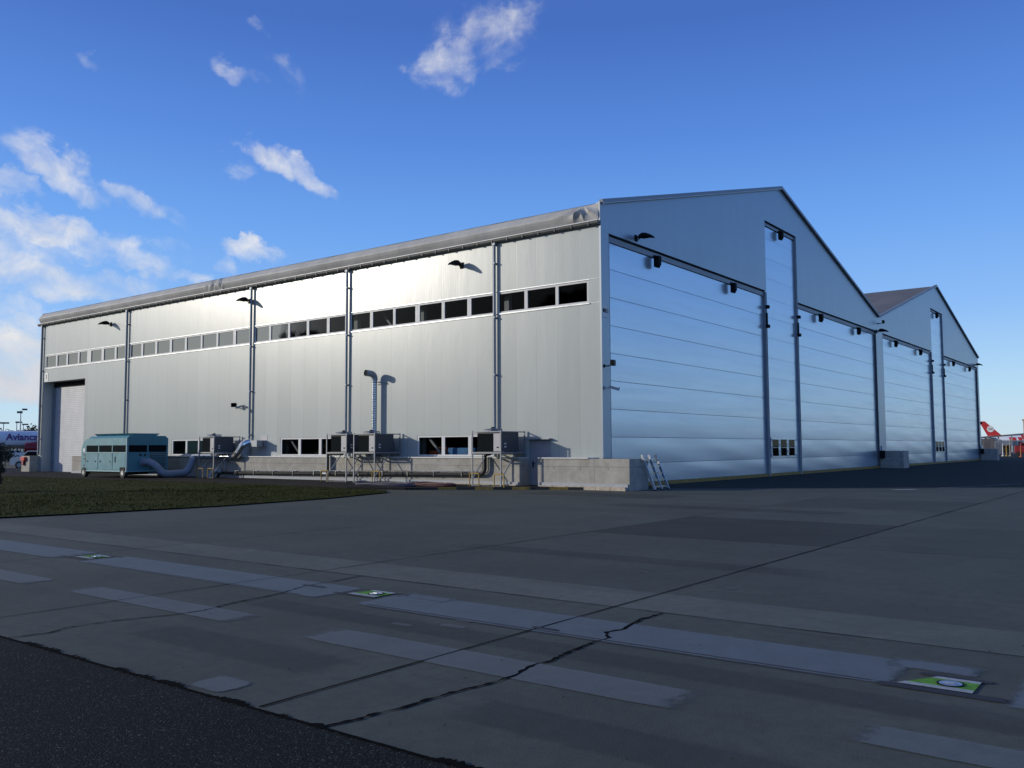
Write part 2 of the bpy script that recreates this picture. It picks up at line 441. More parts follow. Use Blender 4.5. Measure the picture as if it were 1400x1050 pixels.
def text_mesh(s, size, name, matn, parent, loc, rot, extrude=.004, offset=0., sx=1.):
    cu = bpy.data.curves.new(name, 'FONT'); cu.body = s; cu.size = size; cu.extrude = extrude; cu.offset = offset
    cu.align_x = 'CENTER'; cu.align_y = 'CENTER'
    tmp = bpy.data.objects.new(name, cu); COL.objects.link(tmp)
    dg = bpy.context.evaluated_depsgraph_get(); dg.update()
    me = bpy.data.meshes.new_from_object(tmp.evaluated_get(dg))
    bpy.data.objects.remove(tmp)
    o = bpy.data.objects.new(name, me); COL.objects.link(o)
    me.materials.clear(); me.materials.append(M[matn])
    o.location = loc; o.rotation_euler = rot; o.scale = (sx, 1, 1)
    if parent: o.parent = parent
    return o

# ------------------------------------------------------------------ camera (solved from the photograph)
F, PITCH, YAW, ROLL = 1207.18, .07171, .65199, -.00433
CAM = Vector((-28.854, -17.678, 1.6))
fw = Vector((math.cos(YAW) * math.cos(PITCH), math.sin(YAW) * math.cos(PITCH), math.sin(PITCH)))
rt = Vector((math.sin(YAW), -math.cos(YAW), 0)); up = rt.cross(fw)
r_ = math.cos(ROLL) * rt + math.sin(ROLL) * up; u_ = -math.sin(ROLL) * rt + math.cos(ROLL) * up
cd = bpy.data.cameras.new('camera'); co = bpy.data.objects.new('camera', cd); COL.objects.link(co)
mw = Matrix((r_, u_, -fw)).transposed().to_4x4(); mw.translation = CAM; co.matrix_world = mw
cd.sensor_width = 36; cd.lens = 36 * F / 1400; cd.clip_end = 6000; cd.clip_start = .1
SC.camera = co
def pol(px, D, z=0.):
    a = YAW - math.atan((px - 700) / F)
    return Vector((CAM.x + D * math.cos(a), CAM.y + D * math.sin(a), z))
def heading(px): return YAW - math.atan((px - 700) / F)
def raydir(px, py):
    return (fw + (px - 700) / F * r_ - (py - 525) / F * u_).normalized()

# ------------------------------------------------------------------ light and sky
SAZ, SEL = rad(128), rad(15)           # azimuth from +X towards +Y
sdir = Vector((math.cos(SAZ) * math.cos(SEL), math.sin(SAZ) * math.cos(SEL), math.sin(SEL)))
ld = bpy.data.lights.new('sun', 'SUN'); ld.energy = 2.7; ld.angle = rad(.55); ld.color = (1., .93, .80)
lo = bpy.data.objects.new('sun', ld); COL.objects.link(lo)
lo.rotation_euler = sdir.to_track_quat('Z', 'Y').to_euler(); lo.location = (-60, 90, 60)
W = bpy.data.worlds.new('World'); SC.world = W; W.use_nodes = True
t = NT(W.node_tree); bg = W.node_tree.nodes['Background']
sky = t.n('ShaderNodeTexSky', sky_type='NISHITA'); sky.sun_disc = False
sky.sun_elevation = SEL; sky.sun_rotation = rad(90) - SAZ
sky.altitude = 100; sky.air_density = 1.0; sky.dust_density = .4; sky.ozone_density = 2.2
tc = t.n('ShaderNodeTexCoord'); D = tc.outputs['Generated']
sepd = t.n('ShaderNodeSeparateXYZ'); t.l(D, sepd.inputs[0])
gr = t.n('ShaderNodeValToRGB'); t.l(sepd.outputs['Z'], gr.inputs[0])
stops = [(0., (.60, .76, .90)), (.06, (.47, .72, .95)), (.14, (.27, .52, .97)), (.23, (.16, .40, .93)), (.33, (.093, .262, .78)), (.44, (.055, .155, .57)), (.7, (.075, .145, .38)), (1., (.08, .14, .32))]
el_ = gr.color_ramp.elements
while len(el_) < len(stops): el_.new(.5)
for e_, (p_, c_) in zip(el_, stops): e_.position = p_; e_.color = c4(c_)
gsc = t.vmath('MULTIPLY', gr.outputs[0], (10.6, 10.6, 10.6)).outputs[0]
nsc = t.vmath('MULTIPLY', sky.outputs[0], (.95, 1.05, 1.25)).outputs[0]
skyc = t.mix(.24, gsc, nsc)
near = t.ramp(t.vmath('DOT_PRODUCT', D, tuple(sdir)).outputs['Value'], .60, 1.0, 0, .65)
skyc = t.mix(near, skyc, (8.6, 8.1, 7.3, 1))
# clouds: centre pixel, half length, half width (degrees on the sky), tilt, strength
CL = [((672, 48), 3.2, 1.9, 22, .85), ((600, 97), 1.9, 1.3, 38, .95), ((640, 62), 2.2, 1.0, 24, .6), ((716, 6), 1.3, .8, -20, .75), ((345, 22), .7, .45, -25, .6), ((318, 95), 1.7, .5, -22, .48), ((388, 96), 1.6, .7, -35, .45),
      ((385, 220), 3.0, .85, -30, 1.25), ((420, 238), 1.6, .7, -42, 1.0), ((352, 200), 1.0, .6, -40, .9), ((325, 240), 1.1, .6, 15, .7), ((70, 228), 3.9, 1.1, -28, 1.3), ((30, 205), 2.0, .9, -42, 1.1), ((185, 278), 2.0, .9, -30, 1.0),
      ((8, 250), 1.8, .8, -25, 1.1), ((60, 318), 5.0, .95, -12, 1.25), ((190, 350), 3.0, .9, -18, 1.1), ((60, 382), 6.0, 1.1, -8, 1.1), ((150, 392), 3.5, .9, -14, 1.0), ((335, 335), 2.2, .6, -9, 1.1), ((318, 357), 1.2, .7, -40, 1.0),
      ((250, 381), 2.8, .6, 2, 1.0), ((240, 340), 1.9, .8, -14, .75), ((15, 424), 1.9, .9, -10, 1.2), ((12, 470), 2.6, 1.5, -8, 1.45), ((18, 520), 3.6, 1.6, 0, 1.7), ((20, 452), 2.6, .7, 0, 1.0), ((130, 85), .9, .4, -20, .5), ((25, 548), 3.2, .5, 0, 1.2),
      ((230, 300), 1.2, .6, -55, .6), ((30, 352), 4.0, .8, 0, .75), ((-120, 330), 7, 4, -10, 1.2), ((-200, 480), 10, 3, 0, 1.3), ((-420, 250), 10, 5, -20, 1.1)]
def cloud_layer(items, tilt0, cpx):
    tot = None
    wz = t.n('ShaderNodeTexNoise'); t.l(D, wz.inputs['Vector']); wz.inputs['Scale'].default_value = 13; wz.inputs['Detail'].default_value = 7; wz.inputs['Roughness'].default_value = .6
    Dw = t.vmath('ADD', D, t.vmath('MULTIPLY', t.vmath('SUBTRACT', wz.outputs['Color'], (.5, .5, .5)).outputs[0], (.10, .10, .10)).outputs[0]).outputs[0]
    for (px, py), a, b, tilt, s in items:
        c = raydir(px, py); rr = c.cross(Vector((0, 0, 1))).normalized(); uu = rr.cross(c).normalized()
        A = (math.cos(rad(tilt)) * rr + math.sin(rad(tilt)) * uu) / math.sin(rad(a * 1.3)); B = (-math.sin(rad(tilt)) * rr + math.cos(rad(tilt)) * uu) / math.sin(rad(b * 1.5))
        u = t.vmath('DOT_PRODUCT', Dw, tuple(A)).outputs['Value']; v = t.vmath('DOT_PRODUCT', Dw, tuple(B)).outputs['Value']
        e = t.math('ADD', t.math('MULTIPLY', u, u), t.math('MULTIPLY', v, v))
        e = t.math('MULTIPLY', t.ramp(e, 0., 1., 1., 0.), s)
        front = t.math('GREATER_THAN', t.vmath('DOT_PRODUCT', D, tuple(c)).outputs['Value'], 0.)
        e = t.math('MULTIPLY', e, front)
        tot = e if tot is None else t.math('MAXIMUM', tot, e)
    c0 = raydir(*cpx); r0 = c0.cross(Vector((0, 0, 1))).normalized(); u0 = r0.cross(c0).normalized()
    A0 = math.cos(rad(tilt0)) * r0 + math.sin(rad(tilt0)) * u0; B0 = -math.sin(rad(tilt0)) * r0 + math.cos(rad(tilt0)) * u0
    cmb = t.n('ShaderNodeCombineXYZ')
    t.l(t.vmath('DOT_PRODUCT', D, tuple(A0 * 7)).outputs['Value'], cmb.inputs[0]); t.l(t.vmath('DOT_PRODUCT', D, tuple(B0 * 15)).outputs['Value'], cmb.inputs[1]); t.l(t.vmath('DOT_PRODUCT', D, tuple(c0 * 7)).outputs['Value'], cmb.inputs[2])
    n1 = t.noise(cmb.outputs[0], 1.6, 9, .55, .35)
    n2 = t.noise(D, 26.0, 9, .60, .5)
    nn = t.math('ADD', t.math('MULTIPLY', n1, .64), t.math('MULTIPLY', n2, .36))
    x = t.math('ADD', t.math('MULTIPLY', tot, .80), t.math('MULTIPLY', t.math('SUBTRACT', nn, .5), 3.6))
    den = t.math('MULTIPLY', t.ramp(x, .14, 1.75, 0, 1.), t.ramp(tot, .0, .7))
    return den, n2
dA, n2 = cloud_layer([c for c in CL if c[3] < 20], -22, (250, 300))
dB, _ = cloud_layer([c for c in CL if c[3] >= 20], 26, (650, 65))
den = t.math('MAXIMUM', dA, dB)
# broad cloud banks low in the sky away from the picture (what the doors mirror)
nb = t.noise(D, 2.4, 6, .62, .4)
bank = t.math('MULTIPLY', t.ramp(sepd.outputs['Z'], .05, .34, 1, 0), t.ramp(sepd.outputs['Y'], -.25, -.75, 0, 1))
bank = t.math('MULTIPLY', bank, t.ramp(nb, .42, .62))
den = t.math('MAXIMUM', den, t.math('MULTIPLY', bank, .12))
shade = t.ramp(n2, .35, .7)
ccol = t.mix(shade, (6.6, 6.9, 7.6, 1), (8.6, 8.5, 8.4, 1))
lowgrey = t.ramp(sepd.outputs['Z'], .085, .125, 1, 0)
ccol = t.mix(t.math('MULTIPLY', lowgrey, .55), ccol, (5.2, 5.6, 6.6, 1))
fin = t.mix(den, skyc, ccol)
t.l(fin, bg.inputs['Color']); bg.inputs['Strength'].default_value = .1
vs = SC.view_settings; vs.view_transform = 'Standard'; vs.look = 'None'; vs.gamma = 1; vs.exposure = .0; vs.use_curve_mapping = False
SC.cycles.max_bounces = 8; SC.cycles.use_denoising = True

# ------------------------------------------------------------------ ground
GZ = 0.0
struct(MB().quad((-2500, -2500, -.03), (2500, -2500, -.03), (2500, 2500, -.03), (-2500, 2500, -.03)).build('ground', 'field'))
# concrete apron built slab by slab, each pour with its own tone
ap = MB(); tones = []
xs = [-25.4, -21.1, -20.08, -14.57, -10.05, -5.5, -1.0, 3.5, 8, 12.5, 17, 21.5, 26, 30.5, 35, 39.5, 44, 48.5, 53, 57.5, 62, 66.5, 71, 75.5, 80, 86, 92]
ys = [-13.03 + 4.43 * k for k in range(-11, 13)]
for i in range(len(xs) - 1):
    for j in range(len(ys) - 1):
        x0, x1, y0, y1 = xs[i], xs[i + 1], ys[j], ys[j + 1]
        if x0 >= -5.6 and y0 > 5: continue
        tn = R.uniform(.93, 1.05)
        if i == 1: tn = 1.34
        if i == 0: tn = R.uniform(.95, 1.0)
        if i == 3 and j == 11: tn = .60
        if i == 3 and j == 10: tn = .86
        if i == 4 and j == 11: tn = 1.0
        if i == 5 and j == 11: tn = .80
        if i == 2: tn *= .96
        ap.quad((x0, y0, 0), (x1, y0, 0), (x1, y1, 0), (x0, y1, 0)); tones.append(tn)
o = struct(ap.build('concrete_apron', 'apron', recalc=False))
ca = o.data.color_attributes.new('tone', 'FLOAT_COLOR', 'CORNER')
k = 0
for p, tn in zip(o.data.polygons, tones):
    for li in p.loop_indices: ca.data[li].color = (tn, tn, tn * 1.01, 1)
# dark asphalt in front of the doors and to the right
struct(MB().add([(1.2, -1.1, .004), (11.5, -15.8, .004), (40, -56, .004), (140, -140, .004), (260, -120, .004), (260, 60, .004), (90, 60, .004), (90, .4, .004), (-.2, .4, .004)], [tuple(range(9))]).build('front_asphalt', 'asphalt_fine', recalc=False))
# coarse asphalt shoulder nearest the camera, with a ragged edge
poly = []; y = -32.
rr = random.Random(3)
edge = []
while y < 16:
    edge.append((-25.4 + rr.uniform(-.012, .012), y)); y += rr.uniform(.03, .12)
vs_ = [(x, y, .006) for x, y in edge] + [(-45, 16, .006), (-45, -32, .006)]
struct(MB().add(vs_, [tuple(range(len(vs_)))]).build('asphalt_shoulder', 'asphalt', recalc=False))
# tar bead and dark fringe along the shoulder edge
tb = MB(); L_ = []; R_ = []; y = -31.9; blob = 0.; tgt = 0.
while y < 15.9:
    if rr.random() < .16: tgt = rr.uniform(.0, .05) if (math.sin(y * 4.1) + math.sin(y * 9.7 + 1)) > .1 else 0.
    blob += (tgt - blob) * .45
    L_.append((-25.4 - .012 - rr.uniform(0, .02), y, .009)); R_.append((-25.4 + .006 + max(0, blob + rr.uniform(-.025, .025) * (1 if blob > .012 else .2)), y, .009)); y += rr.uniform(.008, .022) if -17 < y < -7 else .05
n0 = len(L_)
tb.add(L_ + R_, [(i, i + 1, n0 + i + 1, n0 + i) for i in range(n0 - 1)])
struct(tb.build('tar_edge', mat('dark_tar', (.006, .0065, .006), .95, var=.4, nscale=20, spec=.03), recalc=False))

def ribbon(pts, w, z, jitter=0., seed=1, wj=0., step=None):
    q = random.Random(seed); P = [Vector((a, b, 0)) for a, b in pts]; out = [P[0]]
    for a, b in zip(P[:-1], P[1:]):
        n = max(1, int((b - a).length / (step or 1e9)))
        for i in range(1, n + 1): out.append(a.lerp(b, i / n))
    L, Rr = [], []; off = 0.
    for i, p in enumerate(out):
        d = (out[min(i + 1, len(out) - 1)] - out[max(0, i - 1)]).normalized(); nrm = Vector((-d.y, d.x, 0))
        off = .7 * off + q.uniform(-jitter, jitter); ww = w * (1 + q.uniform(-wj, wj))
        c = p + nrm * off
        L.append((c.x + nrm.x * ww / 2, c.y + nrm.y * ww / 2, z)); Rr.append((c.x - nrm.x * ww / 2, c.y - nrm.y * ww / 2, z))
    n = len(out)
    return MB().add(L + Rr, [(i, i + 1, n + i + 1, n + i) for i in range(n - 1)])
jm = MB()
def addmb(dst, src, mi=0): dst.add(src.v, src.f, mi)
addmb(jm, ribbon([(-25.36, -13.03), (9.2, -13.03)], .021, .0060, .002, 1, .3, .4))
addmb(jm, ribbon([(-25.36, -8.60), (-9, -8.60)], .015, .0060, .002, 2, .3, .4))
addmb(jm, ribbon([(-25.36, -4.17), (-16, -4.17)], .014, .0060, .002, 2, .3, .4))
addmb(jm, ribbon([(-25.36, -17.46), (-14, -17.46)], .014, .0060, .002, 3, .3, .4))
addmb(jm, ribbon([(-21.1, -40), (-21.1, 6)], .015, .0061, .002, 4, .4, .4))
struct(jm.build('apron_joints', 'joint', recalc=False))
jt = MB()
for x in (-14.57, -10.05, -5.5, -1.0): addmb(jt, ribbon([(x, -30), (x, 3.8)], .012, .0061, .002, 4, .4, .4))
addmb(jt, ribbon([(-9, -8.60), (2.5, -8.60)], .013, .0060, .002, 2, .3, .4))
struct(jt.build('apron_fine_joints', mat('faint_joint', (.032, .034, .032), .9, spec=.1), recalc=False))
cr = MB()
addmb(cr, ribbon([(-25.4, -13.66), (-24.9, -13.74), (-24.41, -13.79), (-24.1, -13.84), (-23.84, -13.84), (-23.5, -13.77), (-23.3, -13.80), (-22.7, -13.72), (-22.37, -13.74), (-22.2, -13.60), (-21.98, -13.66), (-21.5, -13.57), (-21.13, -13.58)], .027, .0064, .010, 11, .75, .04))
addmb(cr, ribbon([(-25.39, -9.63), (-25.08, -9.69), (-24.9, -9.60), (-24.5, -9.63), (-24, -9.80), (-23.67, -9.86), (-23.2, -9.72), (-22.6, -9.66), (-22.29, -9.55), (-22.1, -9.46), (-21.5, -9.42), (-21.04, -9.38)], .019, .0064, .008, 12, .75, .04))
struct(cr.build('sealed_cracks', 'joint', recalc=False))

pb_ = MB(); q = random.Random(77)
for k in range(170):
    x = -25.2 + 9 * q.random() ** 1.6; y = q.uniform(-17, 3); r = q.uniform(.003, .010)
    o_ = len(pb_.v)
    for (a_, b_, c_) in ((1, 0, 0), (0, 1, 0), (-1, 0, 0), (0, -1, 0), (0, 0, 1), (0, 0, -.3)): pb_.v.append((x + r * a_ * q.uniform(.6, 1.5), y + r * b_ * q.uniform(.6, 1.6), .003 + r * .7 * c_ + .002))
    for f_ in ((0, 1, 4), (1, 2, 4), (2, 3, 4), (3, 0, 4), (1, 0, 5), (2, 1, 5), (3, 2, 5), (0, 3, 5)): pb_.f.append(tuple(o_ + i_ for i_ in f_)); pb_.m.append(0)
setp(pb_.build('loose_grit', mat('dark_grit', (.02, .02, .02), .9), recalc=False), 'scattered dark grit and crumbs on the concrete', 'grit', kind='stuff')
def fade_patch(mb_list, name, matn, label=None):
    """grid patches whose edges fade: list of (x0,x1,y0,y1, fadeX, fadeY, z)"""
    mb = MB(); fade = []
    for (x0, x1, y0, y1, fx, fy, z) in mb_list:
        nx = 12; ny = max(4, int((y1 - y0) / .12)); o = len(mb.v)
        for i in range(nx + 1):
            for j in range(ny + 1):
                x = x0 + (x1 - x0) * i / nx; y = y0 + (y1 - y0) * j / ny
                mb.v.append((x, y, z))
                e = min(1, min(x - x0, x1 - x) / fx + .0) if fx else 1
                g = min(1, min(y - y0, y1 - y) / fy) if fy else 1
                fade.append(max(0, min(e, g)))
        for i in range(nx):
            for j in range(ny):
                a = o + i * (ny + 1) + j; mb.f.append((a, a + ny + 1, a + ny + 2, a + 1)); mb.m.append(0)
    ob = mb.build(name, matn, recalc=False)
    at = ob.data.attributes.new('fade', 'FLOAT', 'POINT')
    for i, f in enumerate(fade): at.data[i].value = f
    return struct(ob)
fade_patch([(-22.53, -21.74, -4.4, 14, .06, .3, .0052), (-22.53, -21.74, -10.25, -4.9, .06, .25, .0052), (-22.55, -21.72, -16.12, -10.66, .07, .3, .0052), (-22.7, -21.6, -24, -16.62, .15, .25, .0052),
            (-22.05, -21.62, -16.55, -15.75, .2, .3, .0056), (-22.0, -21.62, -11.6, -10.7, .2, .3, .0056)], 'removed_centreline', 'ghost_line')
fade_patch([(-23.9, -23.47, -10.75, -7.3, .04, .6, .0052), (-23.92, -23.42, -15.3, -11.4, .04, .6, .0052), (-23.85, -23.45, -20, -15.95, .04, .5, .0052), (-23.95, -23.5, -6.8, -4.2, .04, .6, .0052), (-25.36, -25.0, -12.6, -12.15, .08, .1, .0052)], 'faded_dashes', 'ghost_dash')
fade_patch([(-22.57, -22.44, -16.8, -15.85, .03, .2, .0068), (-22.13, -22.02, -16.62, -16.05, .03, .12, .0068), (-22.19, -22.11, -10.78, -10.0, .02, .15, .0062), (-21.86, -21.78, -10.95, -10.18, .02, .15, .0066), (-22.36, -22.27, -5.0, -4.1, .02, .2, .0062), (-21.92, -21.84, -5.15, -4.4, .02, .15, .0066),
            (-22.44, -22.34, -13.3, -12.9, .03, .15, .0066), (-22.05, -21.95, -9.8, -9.3, .03, .15, .0066)], 'rubber_smears', 'smear')
fade_patch([(-23.05, -22.95, -12.1, -11.8, .03, .1, .0056), (-22.85, -22.72, -12.55, -12.2, .04, .1, .0056), (-22.6, -22.5, -12.4, -12.2, .03, .05, .0056), (-19.4, -19.3, -13.6, -13.4, .03, .06, .0052), (-18.8, -18.7, -12.2, -12.0, .03, .06, .0052),
            (-2.6, -2.35, -3.4, .5, .1, .5, .0052), (-3.9, -3.6, -2.6, .8, .1, .5, .0052), (-3.2, -3.0, -1.6, -.6, .1, .2, .0054)], 'pale_scuffs', 'pale_scuff')
M['faint_dark'] = wornpaint_mat('faint_dark_stain', (.040, .043, .042), .20, 1.2)
M['edge_line'] = wornpaint_mat('dark_edge_line', (.034, .036, .04), .7, .6)
fade_patch([(-22.49, -22.455, -16.0, -10.8, .008, .3, .0066), (-22.48, -22.45, -10.0, -5.1, .008, .3, .0066), (-22.56, -22.535, -15.8, -10.9, .008, .3, .0058)], 'strip_edge_lines', 'edge_line')
fade_patch([(-18.2, -17.2, -15, -7, .5, 3, .0054), (-24.9, -24.3, -16.8, -13.9, .2, .5, .0054), (-24.8, -24.1, -12.8, -10.1, .25, .5, .0054), (-23.3, -22.7, -20, -9, .25, 2, .0054),
            (-8.2, -6.6, -12, -4, .6, 2, .0054), (-4.8, -2.0, -5.2, 1.4, .8, 1.2, .0054)], 'tyre_and_oil_stains', 'faint_dark')
# painted white lines at the far right, and the pale patch beside it
struct(ribbon([(1.6, -1.45), (13.5, -18.5)], .09, .009, .01, 5, .5, .3).build('painted_line', 'line_white', recalc=False))
struct(ribbon([(7.2, -10.2), (10.3, -11.2), (13.5, -12.1)], .12, .0085, .01, 5, .3, .5).build('painted_line', 'line_white', recalc=False))
struct(ribbon([(5.05, -9.15), (5.9, -9.75)], .38, .0085, .03, 5, .3, .2).build('pale_patch', mat('pale_patch', (.3, .3, .3), .8), recalc=False))

# inset taxiway lights in green painted markers
def marker(cx, y0, y1, slant, label, dome=True):
    th = thing('taxiway_marker', label, 'runway light', (cx, (y0 + y1) / 2, 0), 0, 'inset taxiway lights in green painted patches')
    h = (y1 - y0) / 2; w = .165
    g = MB().add([(-w, -h, .0085), (w, -h, .0085), (w, h - slant, .0085), (-w, h, .0085)], [(0, 1, 2, 3)]); g.build('painted_patch', 'green_paint', th, recalc=False)
    e = MB()
    e.add([(-w, -h, .0095), (-w + .075, -h, .0095), (-w + .075, h - slant * .2, .0095), (-w, h, .0095)], [(0, 1, 2, 3)])
    e.add([(w - .06, -h, .0095), (w, -h, .0095), (w, h - slant, .0095), (w - .06, h - slant * .8, .0095)], [(0, 1, 2, 3)])
    e.build('edge_stripe', 'marker_white', th, recalc=False)
    cy = -.07
    MB().tube([(0, cy, .003), (0, cy, .014)], .085, 24).build('collar', 'black', th)
    MB().tube([(0, cy, .014), (0, cy, .017), (0, cy, .019)], [.072, .06, .02], 24).build('lamp_housing', 'steel', th, True)
    MB().box(-.02, .02, cy - .03, cy + .03, .018, .023).build('lens', 'steel', th)
marker(-22.28, -16.5, -16.04, .19, 'green painted ground marker with the largest inset light, right foreground')
marker(-21.97, -10.68, -10.26, .08, 'green ground marker with inset light, middle one of three along the pale stripe')
marker(-22.08, -4.88, -4.44, .04, 'small pale green ground marker with inset light, farthest left along the stripe')

# raised path and grass verge
kx = [(-.12, -1.0), (-1.0, 1.0), (-1.85, 2.5), (-3.25, 4.55), (-4.45, 6.1)]
path_poly = kx + [(-5.2, 8.5), (-4.9, 14), (-4.9, 24), (-5.6, 36), (-6, 47), (-6, 60), (60, 60), (60, 47), (.5, 47), (.5, -1.0)]
PZ = .085
mbp = MB().add([(x, y, PZ) for x, y in path_poly], [tuple(range(len(path_poly)))]);
n = len(path_poly)
o = len(mbp.v); mbp.add([(x, y, PZ) for x, y in path_poly] + [(x, y, -.02) for x, y in path_poly], [(i, (i + 1) % n, n + (i + 1) % n, n + i) for i in range(n)])
struct(mbp.build('asphalt_path', 'path_tar', recalc=False))
gp = [(-30, 4.6), (-25, 4.6), (-19.63, 4.37), (-18.1, 4.07), (-14.3, 3.62), (-10, 4.0), (-6.5, 5.0), (-5.6, 5.9), (-5.25, 8.5), (-4.95, 14), (-4.95, 24), (-5.65, 36), (-6.05, 47), (-6.05, 60), (-60, 60), (-60, 6)]
gm = MB().add([(x, y, .035) for x, y in gp], [tuple(range(len(gp)))])
struct(gm.build('grass_verge', 'grass', recalc=False))
def inpoly(x, y, P):
    c = False; j = len(P) - 1
    for i in range(len(P)):
        if (P[i][1] > y) != (P[j][1] > y) and x < (P[j][0] - P[i][0]) * (y - P[i][1]) / (P[j][1] - P[i][1]) + P[i][0]: c = not c
        j = i
    return c
gb = MB(); q = random.Random(5); cnt = 0
while cnt < 46000:
    x = q.uniform(-27, -4.6); y = q.uniform(3.4, 44)
    if q.random() > (1.0 if y < 14 else .35): continue
    if not inpoly(x, y, gp): continue
    cnt += 1
    clump = .5 + .5 * math.sin(x * 1.3 + 2 * math.sin(y * .7)) * math.sin(y * 1.1 + x * .4)
    h = q.uniform(.02, .055) * (.6 + .8 * clump); w = q.uniform(.006, .016); a = q.uniform(0, 6.3); dx, dy = q.uniform(-.05, .05), q.uniform(-.05, .05)
    o = len(gb.v)
    gb.v += [(x - w * math.cos(a), y - w * math.sin(a), .034), (x + w * math.cos(a), y + w * math.sin(a), .034), (x + dx, y + dy, .034 + h)]
    gb.f.append((o, o + 1, o + 2)); gb.m.append(0)
setp(gb.build('grass', 'grass', recalc=False), 'short dull winter grass on the verge', 'grass', kind='stuff')
# kerb: yellow and black blocks along the edge of the raised path
kb = thing('kerb', 'low kerb painted in worn yellow and black blocks in front of the concrete wall', 'kerb', (0, 0, 0))
ky, kk = MB(), MB()
pts = [Vector((a, b, 0)) for a, b in kx]; s = 0; flip = 0
line = []
for a, b in zip(pts[:-1], pts[1:]):
    m_ = int((b - a).length / .05)
    for i in range(m_): line.append(a.lerp(b, i / m_))
seglen = 14; i = 0
while i + seglen < len(line):
    a, b = line[i], line[i + seglen]
    (ky if flip else kk).bar((a.x, a.y, .045), (b.x, b.y, .045), .13, .11)
    flip = 1 - flip; i += seglen
ky.build('yellow_blocks', 'kerb_yellow', kb); kk.build('black_blocks', 'kerb_black', kb)
# far left road stripes
struct(MB().quad((-40, 49.5, .0), (0, 49.5, .0), (0, 58, .0), (-40, 58, .0)).build('far_road', 'asphalt_fine', recalc=False))
struct(MB().quad((-40, 49.2, .006), (-1.2, 47.2, .006), (-1.2, 47.5, .006), (-40, 49.6, .006)).build('painted_line', 'line_white', recalc=False))
struct(MB().quad((-40, 56, .006), (0, 56, .006), (0, 56.6, .006), (-40, 56.6, .006)).build('painted_line', 'line_white', recalc=False))
struct(MB().quad((70, -330, -.01), (700, -330, -.01), (700, 150, -.01), (70, 150, -.01)).build('far_apron', 'asphalt_fine', recalc=False))

# ------------------------------------------------------------------ the hangar
H, SP, PK, LEN = 11.08, 38.77, 16.17, 45.73
ZW1, ZW0 = 8.06, 7.23; ZG = 10.19
hg = thing('hangar', 'large pale twin-gabled aircraft hangar with silver fabric doors', 'hangar')
CW = [(.64, 2.03), (2.13, 3.56), (3.68, 5.04), (5.34, 6.57), (6.75, 8.10), (8.23, 9.6), (9.83, 11.13), (11.24, 12.62), (12.77, 14.09), (14.5, 15.67), (15.83, 17.21), (17.35, 18.7), (18.82, 20.25), (20.37, 21.55),
      (22.0, 23.29), (23.49, 24.91), (25.04, 26.42), (26.54, 27.97), (28.12, 29.5), (29.68, 31.06), (31.24, 32.62), (32.78, 34.01), (34.61, 35.71), (35.89, 37.26), (37.51, 38.87), (39.34, 40.4), (40.56, 41.95), (42.12, 43.41), (43.58, 44.99)]
bays = [(0.58, 5.08), (5.28, 14.14), (14.42, 21.62), (21.92, 34.06), (34.54, 45.05)]
LW = [(5.2, 6.58), (6.70, 8.08), (8.22, 9.62), (14.80, 16.18), (16.32, 17.74), (17.88, 19.24), (25.2, 26.5), (26.6, 27.7), (27.82, 29.15)]
lbays = [(5.12, 9.70), (14.72, 19.32), (25.12, 29.23)]
holes = [(a, b, ZW0 - .03, ZW1 + .03) for a, b in bays] + [(a, b, 1.24, 2.13) for a, b in lbays] + [(39.5, 45.2, -.1, 6.24), (2.44, 3.46, .0, 1.9)]
Ys = sorted(set([0, LEN] + [h[0] for h in holes] + [h[1] for h in holes])); Zs = sorted(set([0, ZG + .05] + [max(0, h[2]) for h in holes] + [h[3] for h in holes]))
wm = MB()
for a, b in zip(Ys[:-1], Ys[1:]):
    for c, d in zip(Zs[:-1], Zs[1:]):
        ym, zm = (a + b) / 2, (c + d) / 2
        if any(h[0] < ym < h[1] and h[2] < zm < h[3] for h in holes): continue
        wm.quad((0, a, c), (0, b, c), (0, b, d), (0, a, d))
for y0, y1, z0, z1 in holes:
    dp = .75 if y0 > 39 else (.12 if z0 > .1 else .06)
    wm.quad((0, y0, z0), (dp, y0, z0), (dp, y0, z1), (0, y0, z1)); wm.quad((0, y1, z0), (dp, y1, z0), (dp, y1, z1), (0, y1, z1))
    wm.quad((0, y0, z1), (dp, y0, z1), (dp, y1, z1), (0, y1, z1)); wm.quad((0, y0, z0), (dp, y0, z0), (dp, y1, z0), (0, y1, z0))
wm.build('side_wall', 'panel', hg, recalc=False)
# drip flashings above and below the window band, corner trims
fl = MB()
for a, b in bays:
    fl.box(-.035, -.002, a - .06, b + .06, ZW0 - .085, ZW0 - .035)
    fl.box(-.020, -.002, a - .06, b + .06, ZW1 + .035, ZW1 + .07)
fl.box(-.012, -.002, .02, .56, ZW0 - .06, ZW0 - .045); fl.box(-.012, -.002, .02, .56, ZW1 + .05, ZW1 + .065)
fl.build('band_flashing', 'trim', hg)
def window(y0, y1, z0, z1, gy0, gy1, gz0, gz1, nm):
    f = MB(); x0, x1 = .015, .085
    f.box(x0, x1, gy0, y0, gz0, gz1); f.box(x0, x1, y1, gy1, gz0, gz1)
    f.box(x0, x1, y0, y1, gz0, z0); f.box(x0, x1, y0, y1, z1, gz1)
    fo = f.build(nm, 'white_frame', hg)
    MB().quad((.055, y0, z0), (.055, y1, z0), (.055, y1, z1), (.055, y0, z1)).build('pane', 'glass', fo, recalc=False)
    return fo
